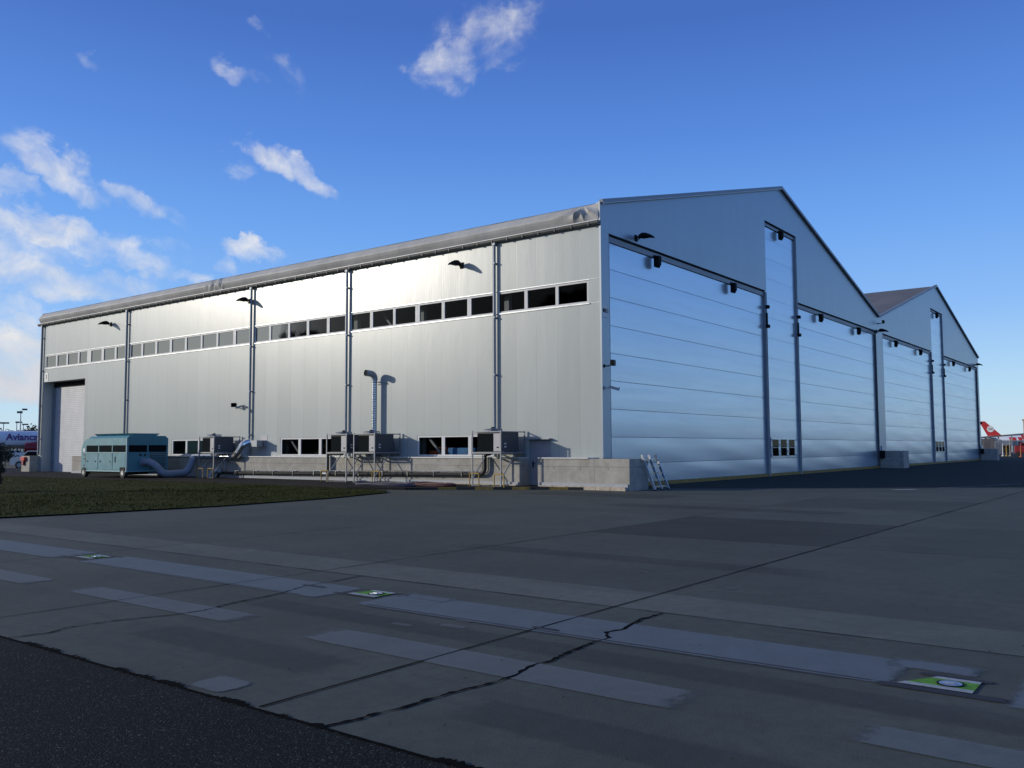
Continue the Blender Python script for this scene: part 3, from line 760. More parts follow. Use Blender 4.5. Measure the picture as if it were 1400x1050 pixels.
def group_windows(ws, bs, z0, z1, gz0, gz1, nm):
    for ba, bb in bs:
        inn = [w for w in ws if ba <= w[0] and w[1] <= bb]
        for i, w in enumerate(inn):
            g0 = ba if i == 0 else (inn[i - 1][1] + w[0]) / 2 + .001
            g1 = bb if i == len(inn) - 1 else (w[1] + inn[i + 1][0]) / 2 - .001
            window(w[0] + .02, w[1] - .02, z0, z1, g0 + .001, g1 - .001, gz0, gz1, nm)
group_windows(CW, bays, ZW0 + .04, ZW1 - .05, ZW0 - .028, ZW1 + .028, 'clerestory_window')
group_windows(LW, lbays, 1.30, 2.06, 1.245, 2.125, 'ground_floor_window')
# other walls
bk = MB().add([(0, LEN, 0), (0, LEN, H), (SP / 2, LEN, PK), (SP, LEN, H), (1.5 * SP, LEN, PK), (2 * SP, LEN, H), (2 * SP, LEN, 0)], [(0, 1, 2, 3), (0, 3, 6), (3, 4, 5, 6)])
bk.quad((2 * SP, 0, 0), (2 * SP, LEN, 0), (2 * SP, LEN, H), (2 * SP, 0, H)); bk.build('rear_wall', 'panel', hg, recalc=False)
# gables with the tail-door slot
TL, TR, ZT, ZTT, OB = 16.92, 21.74, 9.96, 13.84, .60
SL = (PK - H) / (SP / 2)
def roofz(x): x = x % SP; return H + SL * min(x, SP - x)
for g in (0, 1):
    o = g * SP; m1 = MB()
    e0 = 0 if g == 0 else -.7
    xl = OB + o if g == 0 else o + .98
    xr = (SP - .75 + o) if g == 0 else (SP - .6 + o)
    th_ = .22
    P = lambda x, z: (x, z)
    oa = o + (.006 if g == 0 else 0); ob_ = SP + o - (.006 if g else 0)
    m1.prism([P(oa, ZT), P(TL + o, ZT), P(TL + o, roofz(TL)), P(oa, H)], 'y', 0, th_)
    m1.prism([P(TL + o, ZTT), P(TR + o, ZTT), P(TR + o, roofz(TR)), P(SP / 2 + o, PK), P(TL + o, roofz(TL))], 'y', 0, th_)
    m1.prism([P(TR + o, ZT), P(ob_, ZT), P(ob_, H), P(TR + o, roofz(TR))], 'y', 0, th_)
    m1.build('gable_wall', 'gable', hg)
    # rake edge: rolled membrane edge with cable
    for s, (xa, za, xb, zb) in enumerate([(o - .02, H, o + SP / 2, PK), (o + SP / 2, PK, o + SP + .0, H)]):
        rk = MB()
        rk.bar((xa, -.05, za + .02), (xb, -.05, zb + .02), .16, .16)
        rk.tube([(xa, -.14, za - .07), (xb, -.14, zb - .07)], .022, 8, 1)
        rk.build('rake_edge', ['pipe_grey', 'trim'], hg)
# pilasters
pl = MB().box(0.003, OB, .005, .4, 1.18, ZT - .003); pl.box(-.03, .02, -.02, .06, 1.2, H - .95)
pl.build('corner_pilaster', 'gable', hg)
MB().box(SP - .75, SP + .98, .01, .5, 1.2, ZT - .003).build('valley_pilaster', 'gable', hg)
MB().box(2 * SP - .6, 2 * SP - .003, .01, .4, 1.2, ZT - .003).build('corner_pilaster', 'gable', hg)
tr = MB().box(-.02, -.002, -.025, .05, 1.22, ZG); tr.build('corner_trim', 'trim', hg)
# roofs
def roof(o):
    m1 = MB(); ny = 24
    for x0, x1, z0, z1 in ((o, o + SP / 2, H, PK), (o + SP / 2, o + SP, PK, H)):
        for i in range(ny):
            y0, y1 = .2 + (LEN - .2) * i / ny, .2 + (LEN - .2) * (i + 1) / ny
            nx = 4
            for k in range(nx):
                a, b = k / nx, (k + 1) / nx
                sag = lambda t_, y_: -.10 * math.sin(math.pi * t_)
                m1.quad((x0 + (x1 - x0) * a, y0, z0 + (z1 - z0) * a + sag(a, y0) - .02), (x0 + (x1 - x0) * b, y0, z0 + (z1 - z0) * b + sag(b, y0) - .02),
                        (x0 + (x1 - x0) * b, y1, z0 + (z1 - z0) * b + sag(b, y1) - .02), (x0 + (x1 - x0) * a, y1, z0 + (z1 - z0) * a + sag(a, y1) - .02))
    return m1.build('roof', 'roof_sheet', hg, recalc=False)
roof(0); roof(SP)
# membrane roll over the eave
prof0 = [(-.06, 10.34), (-.13, 10.44), (-.20, 10.56), (-.245, 10.68), (-.235, 10.74), (-.17, 10.84), (-.08, 10.96), (.04, 11.075), (.4, H + .4 * SL)]
prof = []
for (xa, za), (xb, zb) in zip(prof0[:-1], prof0[1:]):
    for k in range(4): prof.append((xa + (xb - xa) * k / 4, za + (zb - za) * k / 4))
prof.append(prof0[-1])
er = MB(); q = random.Random(9); NP = len(prof) - 1
ysamp = [.03 + 2.6 * i / 110 for i in range(110)]; yy_ = 2.63
while yy_ < LEN: ysamp.append(yy_); yy_ += .09 if abs(yy_ - 24.6) < 1.6 else .22
ysamp.append(LEN); NY = len(ysamp) - 1
def wr(y, u):
    w = 0.
    if y < 2.3:                                     # fan of folds gathered at a point near the front corner
        dy, du = (y - .75), (.86 - u) * 1.15
        d = math.hypot(dy, du); an = math.atan2(dy, max(.02, du))
        fall = min(1, d / .5) * max(0, 1 - abs(y - .9) / 1.4) * math.sin(math.pi * min(1, max(0, u / .9)))
        ridge = abs(math.sin(an * 4.6 + .6 + .5 * math.sin(3 * an)))
        w += .13 * fall * (1 - ridge) ** 2.2 - .035 * fall * math.sin(an * 9)
    for cy, a in ((24.3, .06), (25.0, .05), (25.5, .03), (13.2, .012), (33., .012)):
        w += a * math.exp(-((y - cy - .4 * u) / .22) ** 2) * math.sin(15 * (y - cy) + u * 9)
    return w + .006 * math.sin(y * 4.19 + u * 3) + .008 * math.sin(y * 1.1 + u * 7)
for i in range(NY + 1):
    y = ysamp[i]
    for k, (x, z) in enumerate(prof):
        u = k / NP; w = wr(y, u) if 0 < k < NP - 4 else 0
        f_ = max(0., 1 - y / .9) ** 1.3
        if k < NP - 5: x = x * (1 - f_) + (-.10) * f_
        er.v.append((x - w, y, z + .4 * w))
n = len(prof)
for i in range(NY):
    for k in range(n - 1):
        a = i * n + k; er.f.append((a, a + n, a + n + 1, a + 1)); er.m.append(0)
er.f.append(tuple(range(n))); er.m.append(0); er.f.append(tuple(NY * n + k for k in range(n))); er.m.append(0)
er.build('eave_membrane', 'membrane', hg, True, recalc=False, angle=28)
MB().box(-.10, -.03, -.035, .028, 10.34, 11.09).build('eave_end_trim', 'white_frame', hg)
# gutter
gt = MB(); gpz = [(-.02, 10.34), (-.20, 10.345), (-.22, 10.33), (-.205, 10.25), (-.16, 10.20), (-.02, 10.19)]
gt.prism(gpz, 'y', .0, LEN + .25)
gt.box(-.245, -.205, 0, LEN + .25, 10.325, 10.362, 1)
yy = .4
while yy < LEN:
    gt.box(-.232, -.01, yy, yy + .035, 10.185, 10.352); yy += .8
gt.build('gutter', ['gutter_grey', 'white_frame'], hg)
# downpipes
for y in (5.17, 14.26, 21.77, 34.3, 45.45):
    d = MB().tube([(-.12, y, 10.22), (-.12, y, 1.22)], .062, 14)
    for z in (9.3, 7.0, 4.6, 2.3): d.box(-.19, -.002, y - .075, y + .075, z, z + .05)
    d.box(-.195, -.045, y - .08, y + .08, 10.1, 10.2)
    dp = d.build('downpipe', 'pipe_grey', hg, True)
    MB().box(-.03, .01, y + .09, y + .16, 1.25, ZG - .02).build('joint_cover', 'greydark', hg)
# foundation walls
fd = MB()
fd.box(-.65, -.02, 3.5, 39.6, -.05, 1.16); fd.box(-.65, .75, -1.5, 2.6, -.05, 1.16); fd.box(-.65, .15, 45.5, 46.7, -.05, 1.16)
fd.build('foundation_wall', 'concrete', hg)
fr_ = MB(); fr_.box(-.70, -.652, 3.55, 39.55, PZ, .22); fr_.box(-.70, -.652, -1.45, 2.55, .02, .24)
fr_.build('base_flashing', 'sill_strip', hg)
y = -1.4
while y < 2.4: MB().box(-.80, -.703, y, y + .62, .0, .135).build('kerb_stone', 'kerb_stone', hg); y += .64
y = 3.6
while y < 8: MB().box(-.78, -.703, y, y + .62, PZ - .01, PZ + .05).build('kerb_stone', 'kerb_stone', hg); y += .64
cp = MB(); cp.box(-.70, -.0, 3.5, 39.6, 1.162, 1.205); cp.box(-.70, -.0, .25, 2.6, 1.162, 1.205)
cp.build('sill_cap', 'cap', hg)
for (xa, xb) in ((SP - .65, SP + .85), (2 * SP - .6, 2 * SP + .75)):
    b_ = MB(); b_.box(xa, xb, -1.55, .1, -.05, 1.24); b_.box(xa + .25, xb - .1, -.06, .02, 1.245, 1.6, 1)
    b_.build('foundation_wall', ['concrete', 'gable'], hg)
    MB().box(xa - .26, xa - .01, -.32, -.02, .72, 1.26).build('door_stop', 'black', hg)
# roller door
rd = MB().quad((.75, 39.5, .05), (.75, 45.2, .05), (.75, 45.2, 5.9), (.75, 39.5, 5.9)); rd.build('roller_door', 'roller', hg, recalc=False)
MB().box(.70, .95, 39.52, 45.18, 5.9, 6.23).build('roller_housing', 'dark_gap', hg)
for a, b in ((45.02, 45.19), (39.51, 39.66)): MB().box(.62, .745, a, b, .05, 5.9).build('roller_guide', 'pipe_grey', hg)
# personnel door
pd = MB().box(.02, .055, 2.46, 3.44, .09, 1.885).build('service_door', 'grey_door', hg)
hd = MB().box(.0, .018, 3.28, 3.33, .78, 1.05); hd.tube([(-.035, 3.30, .95), (-.035, 3.18, .95)], .013, 8); hd.tube([(-.035, 3.305, .95), (.01, 3.305, .95)], .012, 8)
hd.build('handle', 'black', pd)
MB().box(-.22, -.003, 2.36, 3.50, 1.915, 1.955).build('door_canopy', 'pipe_grey', hg)

# fabric door leaves
SEAM = [.15, .94, 1.99, 3.08, 4.19, 5.28, 6.37, 7.48, 8.6, 9.66]
def leaf(x0, x1, zs, y0, nm='door_leaf', seamw=.018):
    m1 = MB(); nx = max(6, int((x1 - x0) / .6)); q = random.Random(int(x0 * 10))
    for bi, (za, zb) in enumerate(zip(zs[:-1], zs[1:])):
        nz = 8; amp = .0035 if za > 3 else .0045
        ph = q.uniform(0, 6); tw = q.uniform(-.006, .006)
        def pt(i, k):
            u = i / nx; v = k / nz
            yb = y0 - amp * math.sin(math.pi * v) * (.8 + .25 * math.sin(u * 5 + ph)) 
            if za < 3.2: yb -= (.001 if za > 1.2 else .003) * math.sin(u * (x1 - x0) * .9 + ph + v * 2.2) * math.sin(math.pi * v)
            return (x0 + (x1 - x0) * u, yb, za + seamw / 2 + (zb - za - seamw) * v)
        o = len(m1.v)
        for i in range(nx + 1):
            for k in range(nz + 1): m1.v.append(pt(i, k))
        for i in range(nx):
            for k in range(nz):
                a = o + i * (nz + 1) + k; m1.f.append((a, a + nz + 1, a + nz + 2, a + 1)); m1.m.append(0)
        m1.quad((x0, y0 + .02, zb - seamw), (x1, y0 + .02, zb - seamw), (x1, y0 + .02, zb + seamw), (x0, y0 + .02, zb + seamw), 1)
    m1.quad((x0, y0 + .03, zs[0]), (x1, y0 + .03, zs[0]), (x1, y0 + .03, zs[-1]), (x0, y0 + .03, zs[-1]), 1)
    return m1.build(nm, ['fabric', 'greydark'], hg, True, recalc=False, angle=50)
TZ = SEAM[:-1] + [9.66, 10.75, 11.85, 12.95, 13.56]
for g in (0, 1):
    o = g * SP
    xl = OB + o if g == 0 else o + .98; xr = o + SP - .75 if g == 0 else o + SP - .6
    leaf(xl + .02, TL + o - .14, SEAM, .16); leaf(TR + o + .14, xr - .02, SEAM, .16); leaf(TL + o + .1, TR + o - .1, TZ, .13, 'tail_door_leaf', .010)
    for a, b, z0, z1 in ((xl, TL + o, 9.60, ZT), (TR + o, xr, 9.60, ZT), (TL + o, TR + o, ZTT - .30, ZTT)):
        hb = MB().box(a + .02, b - .02, .10, .20, z0 + .07, z1 - .07); hb.box(a + .005, b - .005, .205, .3, z0, z1 - .003, 1)
        hb.build('header_beam', ['pipe_grey', 'dark_gap'], hg)
    for a, b in ((xl, TL + o - .06), (TL + o + .08, TR + o - .08), (TR + o + .06, xr)):
        MB().box(a + .02, b - .02, .04, .2, -.02, .15).build('yellow_bottom_rail', 'kerb_yellow', hg)
    for xm, zt in ((TL + o, ZT - .06), (TR + o, ZTT - .06)):
        gu = MB().box(xm - .11, xm - .035, .02, .2, .0, zt, 0); gu.box(xm + .035, xm + .11, .02, .2, .0, zt, 0); gu.box(xm - .035, xm + .035, .1, .2, .0, zt, 1)
        gu.build('door_guide', ['pipe_grey', 'dark_gap'], hg)
        gr_ = MB().box(xm - .13, xm + .13, -.12, .02, 9.0, 9.17); gr_.box(xm - .13, xm + .13, -.12, .02, 7.95, 8.12); gr_.box(xm - .09, xm + .03, -.05, .02, 8.12, 8.75); gr_.cyl((xm, -.13, 9.085), .07, .05, 'y', 14); gr_.cyl((xm, -.13, 8.035), .07, .05, 'y', 14)
        gr_.build('guide_roller', 'black', hg)
    for xj in (xl, xr):
        MB().box(xj - .03, xj + .05, .015, .22, .0, ZT - .02).build('edge_seal', 'greydark', hg)
    for xb, zt in ((o + 4.45, 9.70), (o + 12.4, 9.70), (o + 25.6, 9.70), (o + 33.5, 9.70), (o + 19.1, 13.62)):
        pb = MB(); w = .13
        pb.prism([(-.20, zt), (.03, zt), (.03, zt - .46), (-.10, zt - .5), (-.20, zt - .34)], 'x', xb - w, xb + w)
        pb.box(xb - w - .03, xb + w + .03, -.03, .03, zt - .06, zt + .04)
        pb.build('pulley_box', 'black', hg)
    # little windows low in the tail door
    wx0 = TL + o + .45; fr2 = MB()
    fr2.box(wx0 - .16, wx0 + 3.62, .04, .08, 1.0, 2.06)
    fr2.build('door_window_surround', 'fabric', hg)
    for i in range(3):
        a = wx0 + .0 + i * 1.235
        w_ = MB().box(a, a + .86, .028, .039, 1.08, 1.97); w_.box(a, a + .86, .020, .027, 1.52, 1.545, 1)
        w_.build('door_window', ['dark_glass', 'trim'], hg)
    q = random.Random(20 + g)
    for i in range(2):
        a = wx0 + .87 + i * 1.235
        for z in (1.12, 1.26, 1.38, 1.6, 1.74, 1.88):
            zz = z + q.uniform(-.03, .03); MB().bar((a + .02, .03, zz), (a + .34, .03, zz + q.uniform(-.05, .05)), .03, .05).build('fabric_fold', 'white_frame', hg)
    for sx, xx in ((-1, wx0 - .02), (1, wx0 + 3.48)):
        for z in (1.15, 1.4, 1.55, 1.9):
            MB().bar((xx, .03, z), (xx + sx * .14, .03, z + (z - 1.5) * .25), .03, .045).build('fabric_fold', 'white_frame', hg)
# steel frames seen inside through the glass
for y in (5.0, 9.9, 14.3, 19.6, 21.8, 28., 34.3, 40): MB().box(.5, .7, y - .12, y + .12, 0, 10.2).build('inner_column', 'canvas', hg)
for y in (9.4, 19.0, 28.9): MB().bar((.32, y, 2.2), (.32, y - 1.3, .9), .10).build('inner_brace', 'canvas', hg)
for y in (13.6, 16.3, 20.5): MB().bar((.8, y, 9.), (.8, y - 2.2, 6.6), .1).build('inner_brace', 'canvas', hg)

# things standing inside, seen through the ground floor windows
o = MB(); o.bbox(.35, 1.5, 6.65, 8.2, .75, 1.60, .06); o.box(.45, .55, 6.8, 6.9, 0, .8); o.box(.45, .55, 7.9, 8.0, 0, .8); o.box(1.3, 1.4, 6.8, 6.9, 0, .8); o.box(1.3, 1.4, 7.9, 8.0, 0, .8)
setp(o.build('covered_workbench', 'tarp_blue'), 'light blue covered bench inside the hangar, behind the windows left of the service door', 'bench')
o = MB(); o.bbox(.45, 1.3, 8.35, 9.4, .0, 1.48, .05); o.bbox(.5, 1.2, 8.4, 8.9, 1.48, 1.64, .04)
setp(o.build('orange_crate', 'orange'), 'orange crate inside the hangar beside the blue covered bench', 'crate')

# ------------------------------------------------------------------ wall lamps, cameras, signs
def lamp_meshes():
    # built pointing along +Y from the wall at origin, then rotated
    L = 1.0
    arm = MB().box(-.09, .09, 0, .04, -.13, .13); arm.tube([(0, .03, 0), (0, .10, .02), (0, .20, .03)], .04, 10); arm.tube([(0, .03, -.1), (0, .14, -.06), (0, .22, -.02)], .02, 8)
    sh = MB(); rings = []; n = 14
    st = [(.12, .06, .06, .0), (.18, .12, .11, .02), (.30, .16, .16, .03), (.46, .18, .155, .015), (.62, .16, .12, -.02), (.76, .13, .08, -.06), (.85, .07, .03, -.10)]
    for (y, w, h, z) in st:
        rg = []
        for k in range(n):
            a = math.pi * 2 * k / n
            zz = math.sin(a); rg.append((w * math.cos(a), y, z + (h * zz if zz > 0 else h * .35 * zz)))
        rings.append(rg)
    sh.v = [p for rg in rings for p in rg]
    for i in range(len(rings) - 1):
        for k in range(n):
            a, b = i * n + k, i * n + (k + 1) % n; sh.f.append((a, b, b + n, a + n)); sh.m.append(0)
    sh.f += [tuple(range(n - 1, -1, -1)), tuple(range((len(rings) - 1) * n, len(rings) * n))]; sh.m += [0, 0]
    gl = MB().bbox(-.11, .11, .28, .60, -.055, .0, .02)
    return arm, sh, gl
def make_lamp(loc, rz, label):
    th = thing('wall_lamp', label, 'lamp', loc, rz, 'black curved wall lamps on the hangar')
    a, s_, g = lamp_meshes()
    a.build('bracket', 'black', th, True); s_.build('lamp_head', 'black', th, True); g.build('lens', 'dark_glass', th, True)
    return th
l0 = make_lamp((0, 7.06, 9.5), rad(90), 'black curved wall lamp above the windows, nearest the front corner on the long wall')
copytree(l0, 'black curved wall lamp beside the downpipe above the two small security cameras', (0, 22.05, 9.5))
copytree(l0, 'black curved wall lamp high above the roller door, farthest left', (0, 36.4, 9.52))
copytree(l0, 'black curved lamp on the front gable just above the left fabric door', (2.75, 0, 10.17), rad(180))
copytree(l0, 'black curved lamp at the valley between the two gables', (38.1, 0, 9.92), rad(180))
copytree(l0, 'black curved lamp at the far right end of the second gable', (75.2, 0, 10.12), rad(180))

# security cameras and floodlights
def camera_thing(loc, rz, label, kind='white'):
    th = thing('security_camera', label, 'camera', loc, rz, 'small cameras and spotlights on the hangar walls')
    b_ = MB().cyl((0, .02, 0), .06, .04, 'y', 14); b_.tube([(0, .03, 0), (0, .22, .0), (0, .34, .05)], .022, 8); b_.build('bracket', 'black' if kind == 'black' else 'unit_light', th, True)
    h = MB()
    if kind == 'black': h.bbox(-.14, .14, .30, .44, .0, .22, .02)
    else: h.bbox(-.055, .055, .16, .58, .05, .15, .02, 0, Matrix.Rotation(rad(-16), 4, 'X'))
    h.build('housing', 'black' if kind == 'black' else 'unit_light', th, True)
    if kind == 'black': MB().box(-.12, .12, .441, .447, .02, .20).build('lens', 'dark_glass', th)
    else: MB().cyl((0, .585, .0), .035, .02, 'y', 12).build('lens', 'black', th)
    return th
camera_thing((0, 23.0, 3.82), rad(90 + 25), 'small black spotlight on the long wall left of the white camera', 'black')
camera_thing((0, 22.25, 3.82), rad(90 - 15), 'small white camera on the long wall just left of a downpipe')
camera_thing((.12, 0, 4.70), rad(180 + 10), 'small black spotlight on the front corner pilaster, above the grey camera', 'black')
camera_thing((.12, 0, 3.86), rad(180 + 35), 'grey bullet camera on the front corner pilaster below the black spotlight')
camera_thing((2 * SP, .1, 3.9), rad(-90 - 10), 'black spotlight on the far right corner of the hangar', 'black')
camera_thing((SP - .1, 0, 10.55), rad(180), 'small black floodlight under the valley where the two gables meet', 'black')
sg = thing('wall_sign', 'small white sign reading M01 on the front corner pilaster', 'sign', (.28, -.003, 6.85))
MB().box(-.26, .26, -.012, -.001, -.25, .25).build('sign_plate', 'white_paint', sg)
text_mesh('M01', .25, 'lettering', 'black', sg, (0, -.0135, 0), (rad(90), 0, 0), .0008, .004)
sg = thing('wall_sign', 'small white sign with the number 3 above the roller door', 'sign', (-.003, 44.85, 6.63))
MB().box(-.012, -.001, -.26, .26, -.35, .25).build('sign_plate', 'white_paint', sg)
text_mesh('3', .42, 'lettering', 'black', sg, (-.0135, 0, -.05), (rad(90), 0, rad(-90)), .0008, .004)
# ------------------------------------------------------------------ air conditioning units on frames
def make_frame(label, w):
    th = thing('support_frame', label, 'frame', (0, 0, 0), 0, 'galvanised frames carrying the air conditioning units')
    t_ = .05
    for x, z0 in ((-1.65, PZ), (-.10, 1.2)):
        for y in (0, w): MB().box(x - t_ / 2, x + t_ / 2, y - t_ / 2, y + t_ / 2, z0, 2.27 if (x < -1 or True) else 2).build('leg', 'frame_steel', th)
    f = MB()
    for y in (0, w): f.box(-1.62, -.13, y - .03, y + .03, 1.36, 1.42); f.box(-1.62, -.13, y - .02, y + .02, 2.20, 2.24)
    for x in (-1.65, -.10): f.box(x - .03, x + .03, .03, w - .03, 1.36, 1.42)
    f.box(-1.67, -1.63, .03, w - .03, 2.2, 2.24)
    f.box(-1.15, -1.09, .03, w - .03, 1.365, 1.415); f.box(-.62, -.56, .03, w - .03, 1.365, 1.415)
    f.build('platform', 'frame_steel', th)
    for y in (0, w): MB().bar((-1.63, y, .36), (-.72, y, 1.36), .035).build('brace', 'pipe_grey', th)
    MB().box(-1.68, -1.62, -.03, w + .03, PZ, PZ + .012).build('foot_plate', 'frame_steel', th)
    return th
def make_unit(label, w):
    th = thing('air_conditioning_unit', label, 'air conditioner', (0, 0, 0), 0, 'grey air conditioning units along the hangar wall')
    x0, x1, y0, y1, z0, z1 = -1.60, -.45, .035, w - .22, 1.43, 2.20
    MB().bbox(x0, x1, y0, y1, z0, z1, .012).build('cabinet', 'slate', th)
    MB().box(x0 - .012, x0 - .001, y0 + .01, y0 + .36, z0 + .02, z1 - .05).build('service_panel', 'unit_light', th)
    MB().box(x0 - .010, x0 - .001, y0 + .37, y1 - .01, z0 + .02, z1 - .05).build('coil_panel', 'coil', th)
    lid = MB().box(x0 - .02, x1 + .01, y0 - .01, y1 + .01, z1 + .001, z1 + .03); lid.build('lid', 'unit_light', th)
    fan = MB(); cx, cy = -1.2, (y0 + y1) / 2 + .12; n = 28; zt = z1 + .03
    ring = [(cx + .36 * math.cos(2 * math.pi * k / n), cy + .36 * math.sin(2 * math.pi * k / n)) for k in range(n + 1)]
    fan.tube([(a, b, zt + .10) for a, b in ring], .022, 8, 0, False); fan.tube([(a, b, zt + .03) for a, b in ring], .022, 8, 0, False)
    for k in range(0, n, 4): fan.bar((ring[k][0], ring[k][1], zt), (ring[k][0], ring[k][1], zt + .1), .02)
    for k in range(0, n, 2): fan.bar((cx, cy, zt + .11), (ring[k][0], ring[k][1], zt + .105), .008)
    fan.build('fan_guard', 'pipe_grey', th, True)
    MB().tube([(cx, cy, zt), (cx, cy, zt + .14), (cx, cy, zt + .19)], [.09, .09, .05], 14).build('fan_motor', 'black', th, True)
    la = MB().box(x0 + .22, x0 + .34, y0 - .004, y0 - .001, 1.60, 1.78, 0); la.box(x0 + .22, x0 + .34, y0 - .0065, y0 - .0045, 1.66, 1.72, 1); la.build('data_label', ['white_paint', 'black'], th)
    MB().box(x0 - .02, x0 - .013, y0 + .10, y0 + .20, 1.58, 1.63).build('handle', 'black', th)
    ft = MB(); 
    for x in (x0 + .1, x1 - .1): ft.box(x - .04, x + .04, y0 + .05, y1 - .05, 1.422, 1.43)
    ft.build('rails', 'black', th)
    bx = MB().box(-.42, -.16, y0 + .25, y1 - .1, 1.45, 1.9); bx.box(-.449, -.40, y0 + .35, y1 - .2, 1.5, 1.8); bx.build('junction_box', 'greydark', th)
    return th
UW = [(3.65, 1.45, 'nearest the service door'), (10.68, 1.32, 'with the tall exhaust pipe behind it'), (12.5, 1.32, 'second from the left, close beside its neighbour'), (22.62, 1.32, 'near the silver duct, leftmost of the four')]
FR, UN = {}, {}
for i, (y, w, d) in enumerate(UW):
    if w not in FR:
        f = make_frame('', w); u = make_unit('', w); FR[w], UN[w] = f, u; f.location = u.location = (0, y, 0)
    else:
        f = copytree(FR[w], loc=(0, y, 0)); u = copytree(UN[w], loc=(0, y, 0))
    f['label'] = 'steel frame under the air conditioner ' + d
    u['label'] = 'grey air conditioner, ' + d
# drip lid / thin pipes under units
def pipe(name, label, cat, pieces, matn, group=None, bands=None):
    m1 = MB()
    for pth, r in pieces: m1.tube(pth, r, 14)
    o = m1.build(name, matn, None, True)
    return setp(o, label, cat, group)
# pipe run along the concrete wall
rp = thing('pipe_run', 'long dark pipe with a thin bright pipe above it along the concrete wall', 'pipe')
MB().tube(arc((-1.05, 23.15, PZ), (-1.0, 23.1, .40), (-.86, 22.5, .33), 8) + [(-.82, 22.0, .33), (-.82, 5.45, .50)] + arc((-.82, 5.45, .50), (-.82, 5.12, .50), (-.82, 5.12, .8), 6)[1:] + [(-.82, 5.12, 1.22)] + arc((-.82, 5.12, 1.22), (-.82, 5.12, 1.34), (-.82, 4.85, 1.345), 5)[1:], .072, 14).build('insulated_pipe', 'rubber', rp, True)
MB().tube([(-.80, 22.0, .46), (-.80, 5.35, .625), (-.80, 5.28, .72), (-.80, 5.28, 1.3)], .022, 10).build('thin_pipe', 'shiny', rp, True)
y = 6.3
while y < 22: 
    z = .33 + (22 - y) / 16.55 * .17; cl = MB(); cl.box(-.905, -.652, y, y + .04, z + .085, z + .125); cl.box(-.915, -.895, y, y + .04, z - .08, z + .12); cl.build('clip', 'shiny', rp); y += 1.55
elb = thing('pipe_elbow', 'fat grey elbow where the pipe leaves the ground at the wall', 'pipe')
MB().tube(arc((-1.35, 23.3, PZ), (-1.3, 23.2, .55), (-1.0, 22.85, .42), 8), .15, 16).build('bend', 'pipe_grey', elb, True)
MB().tube([(-.86, 22.75, .5), (-.86, 22.75, 1.14)], .05, 12).build('riser', 'pipe_grey', elb, True)
vp = thing('riser_pipe', 'dark riser pipe below the second air conditioner from the left', 'pipe')
MB().tube([(-.80, 14.75, .45), (-.80, 14.75, 1.2)] + arc((-.80, 14.75, 1.2), (-.80, 14.75, 1.34), (-.80, 14.5, 1.34), 5)[1:] + [(-.8, 13.7, 1.34)], .075, 12).build('insulated_pipe', 'rubber', vp, True)
MB().tube([(-.78, 14.55, .35), (-.78, 14.55, 1.3)], .05, 12).build('conduit', 'pipe_grey', vp, True)
wb = MB().box(-.95, -.652, 14.5, 14.95, .38, .46); wb.build('bracket', 'white_frame', vp)
# exhaust pipe with elbow
ch = thing('exhaust_pipe', 'tall spiral metal exhaust pipe with an elbow top against the long wall', 'exhaust pipe')
MB().tube([(-.27, 12.16, 1.22), (-.27, 12.16, 4.72)], .118, 20).build('pipe', 'spiral', ch, True)
el = MB().tube([(-.27, 12.16, 4.72)] + arc((-.27, 12.16, 4.78), (-.27, 12.16, 5.02), (-.52, 12.18, 5.03), 7) + [(-.78, 12.22, 5.05)], .145, 20, 0, False)
el.tube([(-.74, 12.215, 5.045), (-.60, 12.19, 5.035)], .138, 20, 1)
el.build('elbow', ['pipe_grey', 'black'], ch, True)
bk = MB().bar((-.02, 12.0, 4.62), (-.27, 12.05, 4.66), .03); bk.bar((-.27, 12.55, 4.66), (-.27, 11.85, 4.66), .03); bk.bar((-.02, 11.6, 4.6), (-.27, 11.95, 4.66), .025); bk.tube([(-.27, 12.16, 4.62), (-.27, 12.16, 4.68)], .128, 18)
bk.build('bracket', 'pipe_grey', ch)
# yellow hoop guards
def hoop(loc, w, label, rz=rad(90)):
    th = setp(MB().tube([(0, 0, 0)] + arc((0, 0, .42), (0, 0, .50), (.07, 0, .50), 5) + arc((w - .07, 0, .50), (w, 0, .50), (w, 0, .42), 5) + [(w, 0, 0)], .022, 10).build('hoop_guard', 'yellow', None, True), label, 'barrier', 'yellow tubular hoop guards along the wall')
    th.location = loc; th.rotation_euler = (0, 0, rz); return th
h0 = hoop((-1.95, 4.52, PZ), .47, 'yellow hoop guard at the left leg of the air conditioner nearest the service door')
def hcopy(loc, label, rz=rad(90)):
    c = h0.copy(); COL.objects.link(c); c.location = loc; c.rotation_euler = (0, 0, rz); c['label'] = label; return c
hcopy((-2.36, 2.95, PZ), 'yellow hoop guard at the right leg of the air conditioner nearest the service door')
hcopy((-1.75, 10.25, PZ), 'yellow hoop guard at the unit with the exhaust pipe', rad(90))
hcopy((-1.80, 13.55, PZ), 'yellow hoop guard at the second air conditioner from the left')
hcopy((-2.0, 23.05, PZ), 'yellow hoop guard at the leftmost air conditioner, left one of its pair')
hcopy((-2.0, 22.15, PZ), 'yellow hoop guard at the leftmost air conditioner, right one of its pair')
